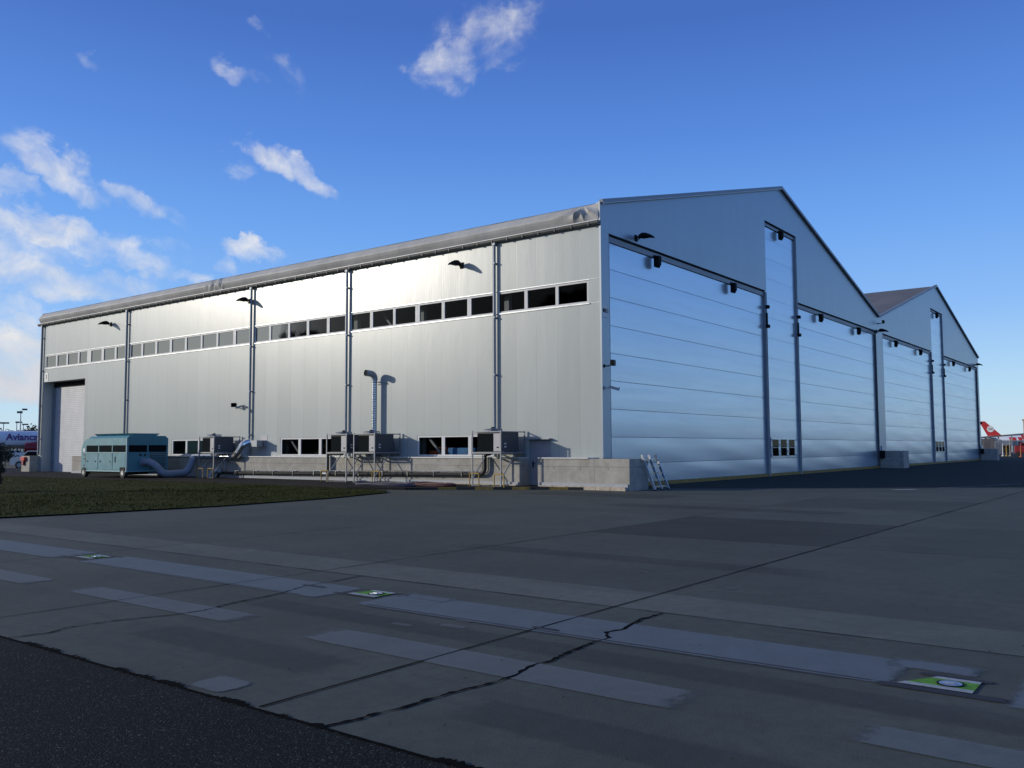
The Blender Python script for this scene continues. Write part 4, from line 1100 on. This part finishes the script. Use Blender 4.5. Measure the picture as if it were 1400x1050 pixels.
# hoses on the ground
def hose_coil(loc, seed, label, matn, n=3, rx=1.5, ry=.6, r=.03, rz=0.):
    q = random.Random(seed); m1 = MB(); P = []
    for i in range(n * 20):
        a = i / 20 * 2 * math.pi; k = 1 + .08 * math.sin(i * .37 + seed) - .1 * (i / (n * 20))
        P.append((rx * k * math.cos(a), ry * k * math.sin(a), r + .03 * (i // 20) + .012 * math.sin(i * .9)))
    m1.tube(P, r, 8)
    o = setp(m1.build('ground_hose', matn, None, True), label, 'hose', 'hoses lying on the path'); o.location = loc; o.rotation_euler = (0, 0, rz)
    return o
M['hose_red'] = mat('dull_red_hose', (.06, .013, .018), .6, var=.2); M['hose_blue'] = mat('violet_blue_hose', (.030, .030, .06), .6, var=.2); M['hose_dark'] = mat('dark_hose', (.02, .009, .013), .6, var=.2)
hose_coil((-2.6, 6.3, PZ), 1, 'dark red hose coiled on the path by the yellow hoop guards', 'hose_red', 3, .5, 1.3, .035, rad(-14))
hose_coil((-3.75, 8.0, PZ), 2, 'violet blue hose lying in flat loops on the path beside the grass', 'hose_blue', 3, .45, 1.5, .035, rad(6))
hose_coil((-2.2, 8.9, PZ), 3, 'dark maroon hose lying in loops close to the concrete wall', 'hose_dark', 2, .4, 1.4, .03, rad(-4))
# silver duct and flexible hose from the generator
fh = thing('flexible_duct', 'blue-grey flexible duct hose sagging from the turquoise cart to the silver pipe', 'duct hose')
P = [(-3.42, 26.42, .90), (-3.36, 26.1, .93)] + arc((-3.3, 25.95, .92), (-3.1, 25.7, .80), (-2.85, 25.6, .45), 5) + arc((-2.8, 25.55, .38), (-2.65, 25.5, .26), (-2.4, 25.5, .27), 4) + [(-2.0, 25.5, .28), (-1.65, 25.5, .30)] + arc((-1.5, 25.5, .32), (-1.3, 25.5, .38), (-1.2, 25.5, .60), 4) + [(-1.0, 25.5, 1.02), (-.95, 25.5, 1.12)]
P2 = []
for a, b in zip(P[:-1], P[1:]):
    a, b = Vector(a), Vector(b); n = max(1, int((b - a).length / .05)); P2 += [tuple(a.lerp(b, i / n)) for i in range(n)]
P2.append(P[-1])
MB().tube(P2, [.185 + .010 * (i % 2) for i in range(len(P2))], 18).build('hose', 'hose', fh, True, angle=80)
MB().tube([P2[-3], P2[-1]], .205, 18).build('clamp', 'steel', fh, True)
sd = thing('silver_duct', 'shiny silver duct with an elbow and a square end entering the wall', 'duct')
MB().tube([(-.93, 25.62, 1.16), (-.95, 25.4, 1.18), (-.95, 22.1, 1.18)], .135, 18).build('round_pipe', 'shiny', sd, True)
e = MB().tube([(-.95, 22.1, 1.18)] + arc((-.95, 21.95, 1.18), (-.95, 21.62, 1.22), (-.85, 21.5, 1.5), 4) + arc((-.82, 21.45, 1.6), (-.75, 21.3, 1.9), (-.5, 21.15, 1.92), 5), [.14, .16, .18, .2, .21, .215, .215, .215, .215, .21, .2, .2][:12], 14)
e.build('elbow', 'shiny', sd, False)
rc = MB().box(-.62, -.2, 20.42, 21.3, 1.70, 2.02); rc.box(-.25, -.012, 20.42, 20.75, 1.70, 2.02); rc.box(-.64, -.6, 20.40, 20.46, 1.68, 2.04)
rc.build('square_duct', 'pipe_grey', sd)
MB().box(-.011, -.001, 20.38, 20.92, 1.30, 2.28).build('wall_plate', 'unit_light', sd)

# ------------------------------------------------------------------ turquoise cart
gc = thing('ground_power_cart', 'turquoise wheeled air-conditioning cart with dark window strips and a rounded end', 'equipment cart', (-4.3, 26.4, PZ))
Lg, Wd, Z0, Z1 = 4.75, 2.35, .38, 2.10
# body profile in (y, z), rounded far end, extruded across x
def prof_body(yend, inset=0.):
    P = [(0 + inset, Z0), (0 + inset, Z1 - .0)]
    P += [(yend - .75, Z1)]
    for k in range(1, 9):
        a = rad(90 - 90 * k / 8); P.append((yend - .75 + .75 * math.cos(a), Z1 - .75 + .75 * math.sin(a)))
    P += [(yend, Z0)]
    return P
bd = MB().prism(prof_body(Lg), 'x', 0, Wd)
bd.prism([(.02, Z1 + .0), (Wd - .02, Z1), (Wd - .16, Z1 + .12), (.16, Z1 + .12)], 'y', .02, Lg - .72)
bd.build('body', 'cyan', gc, True, angle=25)
wn = MB()
for a, b in ((.10, 1.42), (1.52, 2.84), (2.94, 4.2)): wn.box(-.006, .03, a, b, 1.36, 1.72)
wn.build('window_strip', 'coil', gc)
we = MB()
for a, b in ((.10, 1.12), (1.22, 2.24)): we.box(a, b, -.006, .03, 1.36, 1.72)
we.build('end_window', 'coil', gc)
for i, (a, b) in enumerate(((.10, 1.36), (1.42, 2.86), (2.92, 4.2))):
    d = MB().box(-.022, -.001, a, b, .45, 1.30).build('door_panel', 'cyan', gc)
    kn = MB()
    for y in ((a + .22, b - .22) if i else (b - .25,)): kn.cyl((-.03, y, .86), .035, .03, 'x', 12)
    if i == 0: kn.box(-.04, -.023, b - .28, b - .22, .86, 1.12)
    kn.build('latch', 'black', d)
tm = MB().box(-.035, .0, -.02, Lg - .3, 1.31, 1.35); tm.box(-.04, Wd + .02, -.03, Lg - .05, .32, .379); tm.box(-.03, .05, -.03, .05, .38, Z1); tm.build('trim', 'cyan_trim', gc)
lv = MB(); lv.box(1.32, 2.22, -.012, .0, .42, 1.30, 1); z = .46
while z < 1.27: lv.add([(1.34, -.014, z), (2.20, -.014, z), (2.20, -.05, z - .035), (1.34, -.05, z - .035)], [(0, 1, 2, 3)]); z += .085
lv.build('louvre', ['cyan', 'greydark'], gc)
for k in range(4):
    y = .2 + k * .98; x0_, x1_ = .38, 1.9
    rv = MB().prism([(x0_ + .12, Z1 + .121), (x1_ - .12, Z1 + .121), (x1_ + .06, Z1 + .25), (x0_ - .06, Z1 + .25)], 'y', y, y + .86); rv.build('roof_vent', 'cyan', gc)
MB().tube([(.9, -.10, .82), (.9, .0, .82)], .23, 20).build('hose_outlet', 'steel', gc, True)
ey = MB().cyl((.75, -.02, 1.21), .05, .04, 'y', 14); ey.cyl((1.0, -.02, 1.21), .05, .04, 'y', 14); ey.build('socket', 'black', gc)
MB().box(-.012, -.001, 4.36, 4.55, 1.38, 1.56).build('notice', 'white_paint', gc)
gm_ = MB(); 
for z in (.6, .95, 1.18): gm_.box(-.014, -.001, 4.34, 4.5, z, z + .07)
gm_.box(-.014, -.001, 4.24, 4.29, .8, 1.2); gm_.build('control_panel', 'greydark', gc)
for x in (.04, Wd - .12):
    for y in (.32, 4.38):
        w_ = MB().cyl((x, y, .26), .26, .17, 'x', 24).build('wheel', 'rubber', gc, True)
        MB().cyl((x + (-.09 if x < 1 else .09), y, .26), .125, .02, 'x', 18).build('rim', 'steel', w_, True)
ar = MB().box(-.024, .02, .02, .64, .381, .56); ar.build('wheel_arch', 'black', gc)
MB().box(.1, Wd - .1, .6, 4.1, .16, .32).build('chassis', 'black', gc)
bb = MB().box(1.2, 1.75, -.25, -.03, .2, .24); bb.build('tow_step', 'white_frame', gc)

# ------------------------------------------------------------------ ladder at the end of the concrete wall
la = thing('ladder', 'aluminium ladder with three rails leaning on the end of the concrete wall', 'ladder', (.20, -1.52, 0))
FY = -.56; TZ_ = 1.30
for i, x in enumerate((0, .52, 1.06)):
    r2 = MB().bar((x, FY, .0), (x, -.03, TZ_), .05, .09)
    r2.build('rail', 'steel', la)
for i, (xa, xb) in enumerate(((.03, .49), (.55, 1.03))):
    for k in range(5):
        f = .10 + k * .19; MB().bar((xa, FY + (-.03 - FY) * f, TZ_ * f), (xb, FY + (-.03 - FY) * f, TZ_ * f), .045, .06).build('rung', 'shiny', la)
ft_ = MB()
for x in (0, .52, 1.06): ft_.box(x - .035, x + .035, FY - .05, FY + .05, .0, .035)
ft_.build('foot', 'black', la)

# ------------------------------------------------------------------ far left: aircraft, car, masts, trees
def fuselage(th, L, r, nose_at, mat_top='plane_white'):
    # along local x, nose at -L/2
    st = [(0, .05, -.5), (.6, .55, -.40), (1.5, .98, -.25), (3., 1.5, -.12), (5, 1.85, -.03), (6.5, 1.97, 0), (L - 13, 1.97, 0), (L - 9, 1.75, .2), (L - 5, 1.15, .75), (L - 2, .6, 1.2), (L, .25, 1.4)]
    m1 = MB(); n = 32
    for x, q_, dz in st:
        for k in range(n):
            a = 2 * math.pi * k / n; m1.v.append((x, q_ / 1.97 * r * math.cos(a), dz + q_ / 1.97 * r * math.sin(a)))
    for i in range(len(st) - 1):
        for k in range(n):
            a, b = i * n + k, i * n + (k + 1) % n; m1.f.append((a, b, b + n, a + n))
            mid = math.sin(2 * math.pi * (k + .5) / n); m1.m.append(1 if mid < -.55 else 0)
    m1.f += [tuple(range(n)), tuple(range((len(st) - 1) * n, len(st) * n))]; m1.m += [0, 0]
    return m1.build('fuselage', [mat_top, 'plane_belly'], th, True, angle=60)
def lift(name, th, pts, tck, matn):
    return MB().prism(pts, 'z', -tck / 2, tck / 2).build(name, matn, th)
def aircraft(loc, rz, label, livery, rev=False):
    th = thing('airliner', label, 'aircraft', loc, rz, None)
    L = 37.5; zc = 3.75
    fu = fuselage(th, L, 1.97, 0); fu.location.z = zc
    wl = MB()
    for s in (-1, 1):
        wl.add([(13, s * 1.7, zc - 1.1), (20.5, s * 1.7, zc - 1.1), (22.8, s * 16.5, zc + .0), (21.3, s * 16.8, zc + .0), (13, s * 1.7, zc - .6), (20.5, s * 1.7, zc - .8), (22.8, s * 16.5, zc + .12), (21.3, s * 16.8, zc + .12)],
               [(0, 1, 2, 3), (4, 5, 6, 7), (0, 4, 7, 3), (1, 5, 6, 2), (3, 7, 6, 2), (0, 1, 5, 4)])
    wl.build('wing', 'plane_belly', th)
    for s in (-1, 1):
        MB().prism([(21.4, zc + .1), (22.9, zc + .1), (24.0, zc + 2.4), (23.3, zc + 2.4)], 'y', s * 16.7 - .1, s * 16.7 + .1).build('winglet', livery, th)
        MB().tube([(11.2, s * 5.7, zc - 1.75), (11.8, s * 5.7, zc - 1.75), (14.2, s * 5.7, zc - 1.75), (16.2, s * 5.7, zc - 1.55)], [1.0, 1.15, 1.05, .55], 20).build('engine', livery, th, True)
        MB().prism([(L - 5.2, s * .6), (L - 2.2, s * .6), (L - .6, s * 6.2), (L - 2.0, s * 6.2)], 'z', zc + 1.0, zc + 1.15).build('tailplane', 'plane_white', th)
    fn = MB().prism([(L - 7.6, zc + 1.75), (L - 2.2, zc + 1.6), (L + .9, zc + 8.0), (L - 1.3, zc + 8.0)], 'y', -.14, .14); fn.build('tail_fin', livery, th)
    wnd = MB()
    for s in (-1, 1):
        for k in range(40): wnd.box(6.5 + k * .53, 6.72 + k * .53, s * 1.935 - .02, s * 1.935 + .02, zc + .42, zc + .72)
    for x, y in ((5.2, 0), (17.5, 2.6), (17.5, -2.6)):
        g = MB().cyl((x, y, .5), .5, .4, 'y', 20); g.tube([(x, y, .5), (x, y, zc - 1.4)], .11, 8); g.build('landing_gear', 'greydark', th, True)
    return th, zc
# the aircraft at far left: nose to the left, beside lies behind the hangar
pc = pol(25, 225)
hd_ = heading(25)
ax = hd_ - rad(90)                            # fuselage axis, roughly square to the view, nose to the left
dirv = Vector((math.cos(ax), math.sin(ax), 0))
org = pc - dirv * 9.8
pl_, zc = aircraft(org, ax, 'white airliner with violet and red lettering, partly hidden behind the far end of the hangar', 'red_dark')
lt = text_mesh('Avianca', 2.1, 'lettering', 'purple', pl_, (10.65, -1.9, zc + .55), (rad(82), 0, 0), .12, .045, 1.0)
lt.scale.x = 6.2 / (max(v_.co.x for v_ in lt.data.vertices) - min(v_.co.x for v_ in lt.data.vertices))
eb = MB().prism([(5.0, zc + .1), (5.9, zc + 1.35), (6.4, zc + .1), (5.75, zc + .45)], 'y', -2.05, -1.9); eb.prism([(4.6, zc + .35), (5.1, zc + 1.0), (5.3, zc + .6)], 'y', -2.05, -1.9); eb.build('emblem', 'crimson', pl_)
MB().prism([(11.4, zc - 1.05), (12.4, zc - .55), (14.5, zc - .25), (16.6, zc - .2), (16.6, zc - 1.5), (13.5, zc - 1.45)], 'y', -3.4, -2.3).build('engine_cowl', 'red_dark', pl_)
# white car behind the concrete block
def car(loc, rz, label, matn):
    th = thing('parked_car', label, 'car', loc, rz)
    P = [(-2.1, .35), (-2.15, .75), (-1.95, .95), (-1.55, 1.05), (-.95, 1.48), (.75, 1.5), (1.25, 1.05), (2.05, .92), (2.15, .6), (2.1, .35)]
    MB().prism(P, 'y', -.85, .85).build('body', matn, th, True, angle=20)
    g = MB()
    for s in (-1, 1): g.prism([(-1.4, 1.06), (-.9, 1.42), (.68, 1.43), (1.08, 1.06)], 'y', s * .852 - .005, s * .852 + .005)
    g.add([(1.27, -.72, 1.07), (1.27, .72, 1.07), (.80, .65, 1.47), (.80, -.65, 1.47)], [(0, 1, 2, 3)]); g.build('windows', 'black', th)
    for x in (-1.3, 1.35):
        for s in (-1, 1):
            w_ = MB().cyl((x, s * .78, .32), .32, .2, 'y', 20).build('wheel', 'rubber', th, True); MB().cyl((x, s * .89, .32), .19, .02, 'y', 14).build('rim', 'steel', w_, True)
    for s in (-1, 1): MB().box(2.10, 2.16, s * .6 - .18, s * .6 + .18, .68, .82).build('headlight', 'white_frame', th)
    return th
pcar = pol(58, 84); 
car((pcar.x, pcar.y, 0), heading(58) - rad(115) + math.pi, 'white car parked behind the concrete block at the far left end of the hangar', 'white_paint')
for k, (px, D_, c_, l_) in enumerate(((14.5, 180, 'white_paint', 'tiny white car far away below the white airliner, left one'), (21.5, 186, 'unit_light', 'tiny pale grey car far away below the white airliner, right one'))):
    p = pol(px, D_); car((p.x, p.y, 0), heading(px) - rad(95), l_, c_)
rb = thing('red_box', 'small red box hung on the sunlit side of the concrete block beyond the roller door', 'box', (-.651, 46.25, .95))
MB().bbox(-.18, .0, -.32, .28, -.12, .14, .03).build('box', 'red', rb); MB().bbox(-.14, -.01, -.12, .16, -.42, -.12, .03).build('bag', 'red_dark', rb)
# fence post and rail at left
fp = thing('fence', 'thin dark wire fence standing left of the concrete block', 'fence', (0, 0, 0))
for k in range(6):
    x = -4.2 - k * 2.4; MB().tube([(x, 51, 0), (x, 51, 1.5)], .035, 8).build('post', 'greydark', fp)
wr_ = MB()
for z in (.25, .6, .95, 1.4): wr_.tube([(-4.2, 51, z), (-16.2, 51, z)], .008, 6)
wr_.build('wires', 'greydark', fp)
# light masts
for px, top, D_, l_, two in ((5, 583, 330, 'short floodlight mast with a flat bar head, leftmost behind the airliner', 1), (23, 582, 330, 'short floodlight mast just left of the tallest mast', 0), (28, 568, 300, 'tallest light mast with two lamp heads behind the airliner', 1), (32, 584.5, 360, 'smallest faint light mast just right of the tallest mast', 0)):
    p = pol(px, D_); z = 1.6 + (614.5 - top) / F * D_
    th = thing('light_mast', l_, 'light mast', p, heading(px), 'light masts behind the white airliner')
    MB().tube([(0, 0, 0), (0, 0, z)], [.28, .14], 10).build('pole', 'steel', th, True)
    hdm = MB().box(-.3, .3, -1.6, .4 if not two else 1.6, z - .25, z + .25)
    if px == 28: hdm = MB().box(-.3, .3, -1.7, -.3, z + .1, z + .6); hdm.box(-.3, .3, -.5, 1.0, z - .8, z - .2)
    hdm.build('lamp_head', 'greydark', th)
# trees
def tree(loc, h, w, n, label, matn, seed, trunk=.25, leaf=.35, shape='round', group=None, cat='tree', name='tree', dense=1.):
    q = random.Random(seed); th = thing(name, label, cat, loc, 0, group)
    tk = MB().tube([(0, 0, -.05), (.03 * h * .1, 0, h * .35), (0, .02, h * .8)], [.035 * h * .6 + .02, .025 * h * .6 + .015, .01], 8)
    for k in range(7):
        a = q.uniform(0, 6.3); z = h * q.uniform(.25, .7); l = w * q.uniform(.3, .45)
        tk.tube([(0, 0, z), (l * .5 * math.cos(a), l * .5 * math.sin(a), z + l * .3), (l * math.cos(a), l * math.sin(a), z + l * .45)], [.012 * h, .008 * h, .004 * h], 6)
    tk.build('trunk', 'bark', th, True)
    cm = MB(); blobs = []
    for k in range(26):
        z = q.uniform(.08 if shape == 'cone' else .22, .97); rr_ = (w / 2) * ((1 - z) ** .6 * .95 + .08 if shape == 'cone' else math.sqrt(max(.05, 1 - ((z - .58) / .46) ** 2)))
        a = q.uniform(0, 6.3); d = rr_ * q.uniform(.35, .9)
        blobs.append((d * math.cos(a), d * math.sin(a), z * h, w * q.uniform(.12, .24)))
    for k in range(n):
        bx, by, bz, br = q.choice(blobs); v = Vector((q.gauss(0, 1), q.gauss(0, 1), q.gauss(0, 1))).normalized() * br * q.random() ** .45
        c = Vector((bx, by, bz)) + v
        if c.z < .03: c.z = .03 + q.random() * .1
        s_ = leaf * q.uniform(.5, 1.2); e1 = Vector((q.gauss(0, 1), q.gauss(0, 1), q.gauss(0, 1))).normalized(); e2 = e1.orthogonal().normalized()
        cm.add([c - e1 * s_ * .5, c + e2 * s_ * .28, c + e1 * s_ * .5, c - e2 * s_ * .28], [(0, 1, 2, 3)])
    cm.build('crown', matn, th, recalc=False)
    return th
p = pol(-16, 38.5); tree((p.x, p.y, .03), 2.55, 1.35, 7000, 'dark evergreen shrub at the left edge of the picture, on the grass', 'leaf', 4, leaf=.12, shape='cone', cat='shrub', name='evergreen_shrub')
for i, (px, D_, h, w) in enumerate(((9, 105, 1.5, 1.8), (2, 112, 2.0, 2.2))):
    p = pol(px, D_); tree((p.x, p.y, 0), h, w, 1400, ('round dark bush below the airliner nose' if i == 0 else 'larger dark bush at the left edge behind the round one'), 'leaf2', 30 + i, leaf=.22, group='dark bushes below the airliner', cat='bush', name='bush')
TT = [(10, 420, 8.0, 12, 'low flat treetop behind the airliner, left of the masts'), (19, 410, 8.8, 9, 'round treetop behind the airliner, under the tallest mast'), (29, 430, 8.4, 12, 'wide flat treetop behind the airliner just right of the tallest mast'), (38, 415, 9.0, 9, 'rounded treetop behind the airliner lettering, second from the hangar'), (47, 400, 10.2, 12, 'tallest treetop behind the airliner, nearest the hangar'), (56, 405, 9.8, 12, 'treetop behind the airliner half hidden by the hangar edge'), (1, 415, 8.2, 12, 'treetop at the left edge behind the airliner')]
for i, (px, D_, h, w, l_) in enumerate(TT):
    p = pol(px, D_); tree((p.x, p.y, 0), h, w, 1500, l_, 'leaf2', 50 + i, leaf=1.1, group='trees behind the airliner')

# ------------------------------------------------------------------ far right: tail, pier, tower, containers
p = pol(1352, 424); hx = heading(1352); ax = hx + rad(90)          # nose to the right: local x axis points left... tail at +x
dv = Vector((math.cos(ax), math.sin(ax), 0))
og = p - dv * 34.5
pr, zc = aircraft(og, ax, 'white airliner with a red tail fin carrying a round white emblem, beyond the hangar', 'red')
eg = MB().cyl((34.2, .20, zc + 4.75), 1.35, .12, 'y', 28); eg.build('emblem_disc', 'white_paint', pr)
bd_ = MB().tube(arc((33.3, .28, zc + 4.2), (34.3, .28, zc + 4.8), (35.1, .28, zc + 5.3), 5), .09, 6); bd_.tube(arc((33.4, .28, zc + 5.1), (34.2, .28, zc + 4.5), (35.0, .28, zc + 4.5), 5), .08, 6); bd_.build('emblem_bird', 'greydark', pr)
rl = MB()
for x0_, x1_ in ((20, 22), (22.6, 24), (24.8, 27.2), (17, 19)): rl.prism([(x0_, zc - .2), (x1_, zc - .2), (x1_ + .5, zc + 1.2), (x0_ + .5, zc + 1.2)], 'y', 1.93, 2.0)
rl.build('red_patches', 'red', pr)
p = pol(1418, 520); ax2 = heading(1418) - rad(78)
pr2, zc = aircraft(p - Vector((math.cos(ax2), math.sin(ax2), 0)) * 33, ax2, 'second red and white airliner hidden behind the beige tower', 'red'); 
MB().box(8, 26, 1.95, 2.05, zc - .4, zc + 1.3).build('red_band', 'red', pr2)
# passenger pier: long low roof on posts
def rbox(px0, px1, D_, z0, z1, dp=6):
    a, b = pol(px0, D_), pol(px1, D_); return a, b
pa, pb = pol(1338, 230), pol(1432, 230)
dirp = (pb - pa).normalized(); ang = math.atan2(dirp.y, dirp.x); Lp = (pb - pa).length
pier = thing('covered_pier', 'long low grey covered walkway beyond the hangar end', 'walkway', pa, ang)
MB().add([(0, 0, 3.3), (Lp, 0, 4.4), (Lp, 7, 4.4), (0, 7, 3.3), (0, 0, 3.55), (Lp, 0, 4.7), (Lp, 7, 4.7), (0, 7, 3.55)], [(0, 1, 2, 3), (4, 5, 6, 7), (0, 1, 5, 4), (1, 2, 6, 5), (2, 3, 7, 6), (3, 0, 4, 7)]).build('roof', 'greydark', pier)
MB().box(3, Lp, .5, 6, 1.6, 2.7).build('wall_band', 'greyblue', pier); MB().box(0, 3, .5, 6, .0, 3.1).build('end_wall', 'greydark', pier)
for k in range(7): MB().box(1 + k * 2.6, 1.3 + k * 2.6, .6, .9, 0, 3.4 + k * .12).build('post', 'unit_light', pier)
MB().box(0, Lp, 8, 8.4, 0, 2.2).build('back_wall', 'beige', pier)
pt = pol(1416, 235); tw = thing('control_building', 'beige tower building with a dark window band at the right edge', 'building', pt, heading(1409))
MB().box(-3, 3, -2.6, 2.6, 0, 7.3).build('wall', 'beige', tw)
MB().box(-3.03, 3.03, -2.2, 2.2, 3.6, 5.3).build('window', 'black', tw); MB().box(-3.04, -3.0, .7, 1.2, 3.6, 5.3).build('window_post', 'beige', tw)
MB().box(-3.2, 3.2, -2.8, 2.8, 7.3, 7.5).build('roof', 'beige', tw); an = MB().tube([(-1, 1.7, 7.5), (-1, 1.7, 9.0)], .05, 6); an.box(-1.4, -.6, 1.4, 2.0, 7.5, 7.85); an.build('antenna', 'greydark', tw)
# containers, posts, red truck
for i, (px0, px1, D_, h, c_, l_) in enumerate(((1382.5, 1389, 170, 2.3, 'blue_paint', 'dark blue container below the grey walkway, left one'), (1390, 1396, 172, 2.25, 'blue_paint', 'dark blue container below the grey walkway, right one'), (1358, 1368, 165, 2.1, 'greyblue', 'grey cargo container just right of the last concrete block'), (1343, 1352, 160, 2.2, 'greydark', 'dark crate stacked behind the last concrete block'))):
    a = pol(px0, D_); b = pol(px1, D_); d = b - a
    o = thing('container', l_, 'container', a, math.atan2(d.y, d.x), 'containers on the far apron')
    MB().bbox(0, d.length, 0, 2.2, .12, h, .04).build('box', c_, o)
    rbm = MB(); k = .15
    while k < d.length - .1: rbm.box(k, k + .06, -.03, -.001, .15, h - .05); k += .25
    rbm.build('ribs', 'greydark', o)
for i, (px, D_, h, c_, l_) in enumerate(((1368.5, 150, 1.9, 'white_paint', 'thin white post on the far apron, left of the yellow one'), (1373.5, 150, 1.7, 'yellow', 'thin yellow post on the far apron between two pale posts'), (1378.5, 150, 2.2, 'kerb_stone', 'thin tan post on the far apron nearest the blue containers'), (1393, 140, 1.6, 'orange', 'orange marker post in front of the red truck'))):
    p = pol(px, D_); o = MB().tube([(0, 0, .0), (0, 0, h)], [.07, .05], 8); o.cyl((0, 0, .05), .22, .1); ob = setp(o.build('marker_post', c_, None, True), l_, 'post', 'marker posts on the far apron'); ob.location = p
p = pol(1399, 143); rt_ = thing('red_truck', 'red airport truck at the right edge of the picture', 'truck', p, heading(1399) - rad(90))
MB().bbox(-1.3, 1.9, -.9, .9, .5, 1.55, .1).build('body', 'truck_red', rt_); MB().bbox(-.6, 1.5, -.85, .85, 1.55, 1.95, .12).build('cab', 'truck_red', rt_); MB().box(-.4, 1.3, -.86, .86, 1.6, 1.86).build('windows', 'black', rt_)
for x in (-.75, 1.3):
    for s in (-1, 1): MB().cyl((x, s * .85, .36), .36, .24, 'y', 18).build('wheel', 'rubber', rt_, True)

# tree belts added out of view to darken what the windows and doors mirror
def belt(x0, y0, x1, y1, h, n, seed, label):
    q = random.Random(seed); m1 = MB(); L = math.hypot(x1 - x0, y1 - y0)
    for k in range(n):
        u = q.random(); top = h * (.72 + .28 * math.sin(u * L * .11 + seed) * math.sin(u * L * .043 + 2 * seed))
        z = top * q.random() ** .8; c = Vector((x0 + (x1 - x0) * u + q.uniform(-4, 4), y0 + (y1 - y0) * u + q.uniform(-4, 4), z))
        s_ = q.uniform(1.0, 2.4); e1 = Vector((q.gauss(0, 1), q.gauss(0, 1), q.gauss(0, 1))).normalized(); e2 = e1.orthogonal().normalized()
        m1.add([c - e1 * s_, c + e2 * s_ * .6, c + e1 * s_, c - e2 * s_ * .6], [(0, 1, 2, 3)])
    setp(m1.build('added_tree_belt', 'leaf2', recalc=False), label, 'trees', kind='stuff')
belt(-125, -60, -125, 40, 14, 2500, 1, 'unseen trees left of and behind the viewer, added to darken window reflections')
belt(-125, 40, -125, 180, 34, 9000, 3, 'tall unseen trees out of view to the left, nearer half, added to darken window reflections')
belt(-125, 180, -125, 340, 17, 6000, 4, 'unseen trees out of view to the left, added to darken window reflections')
belt(-60, -300, 420, -300, 9, 8000, 2, 'unseen trees far behind the viewer, added to darken the door reflections')
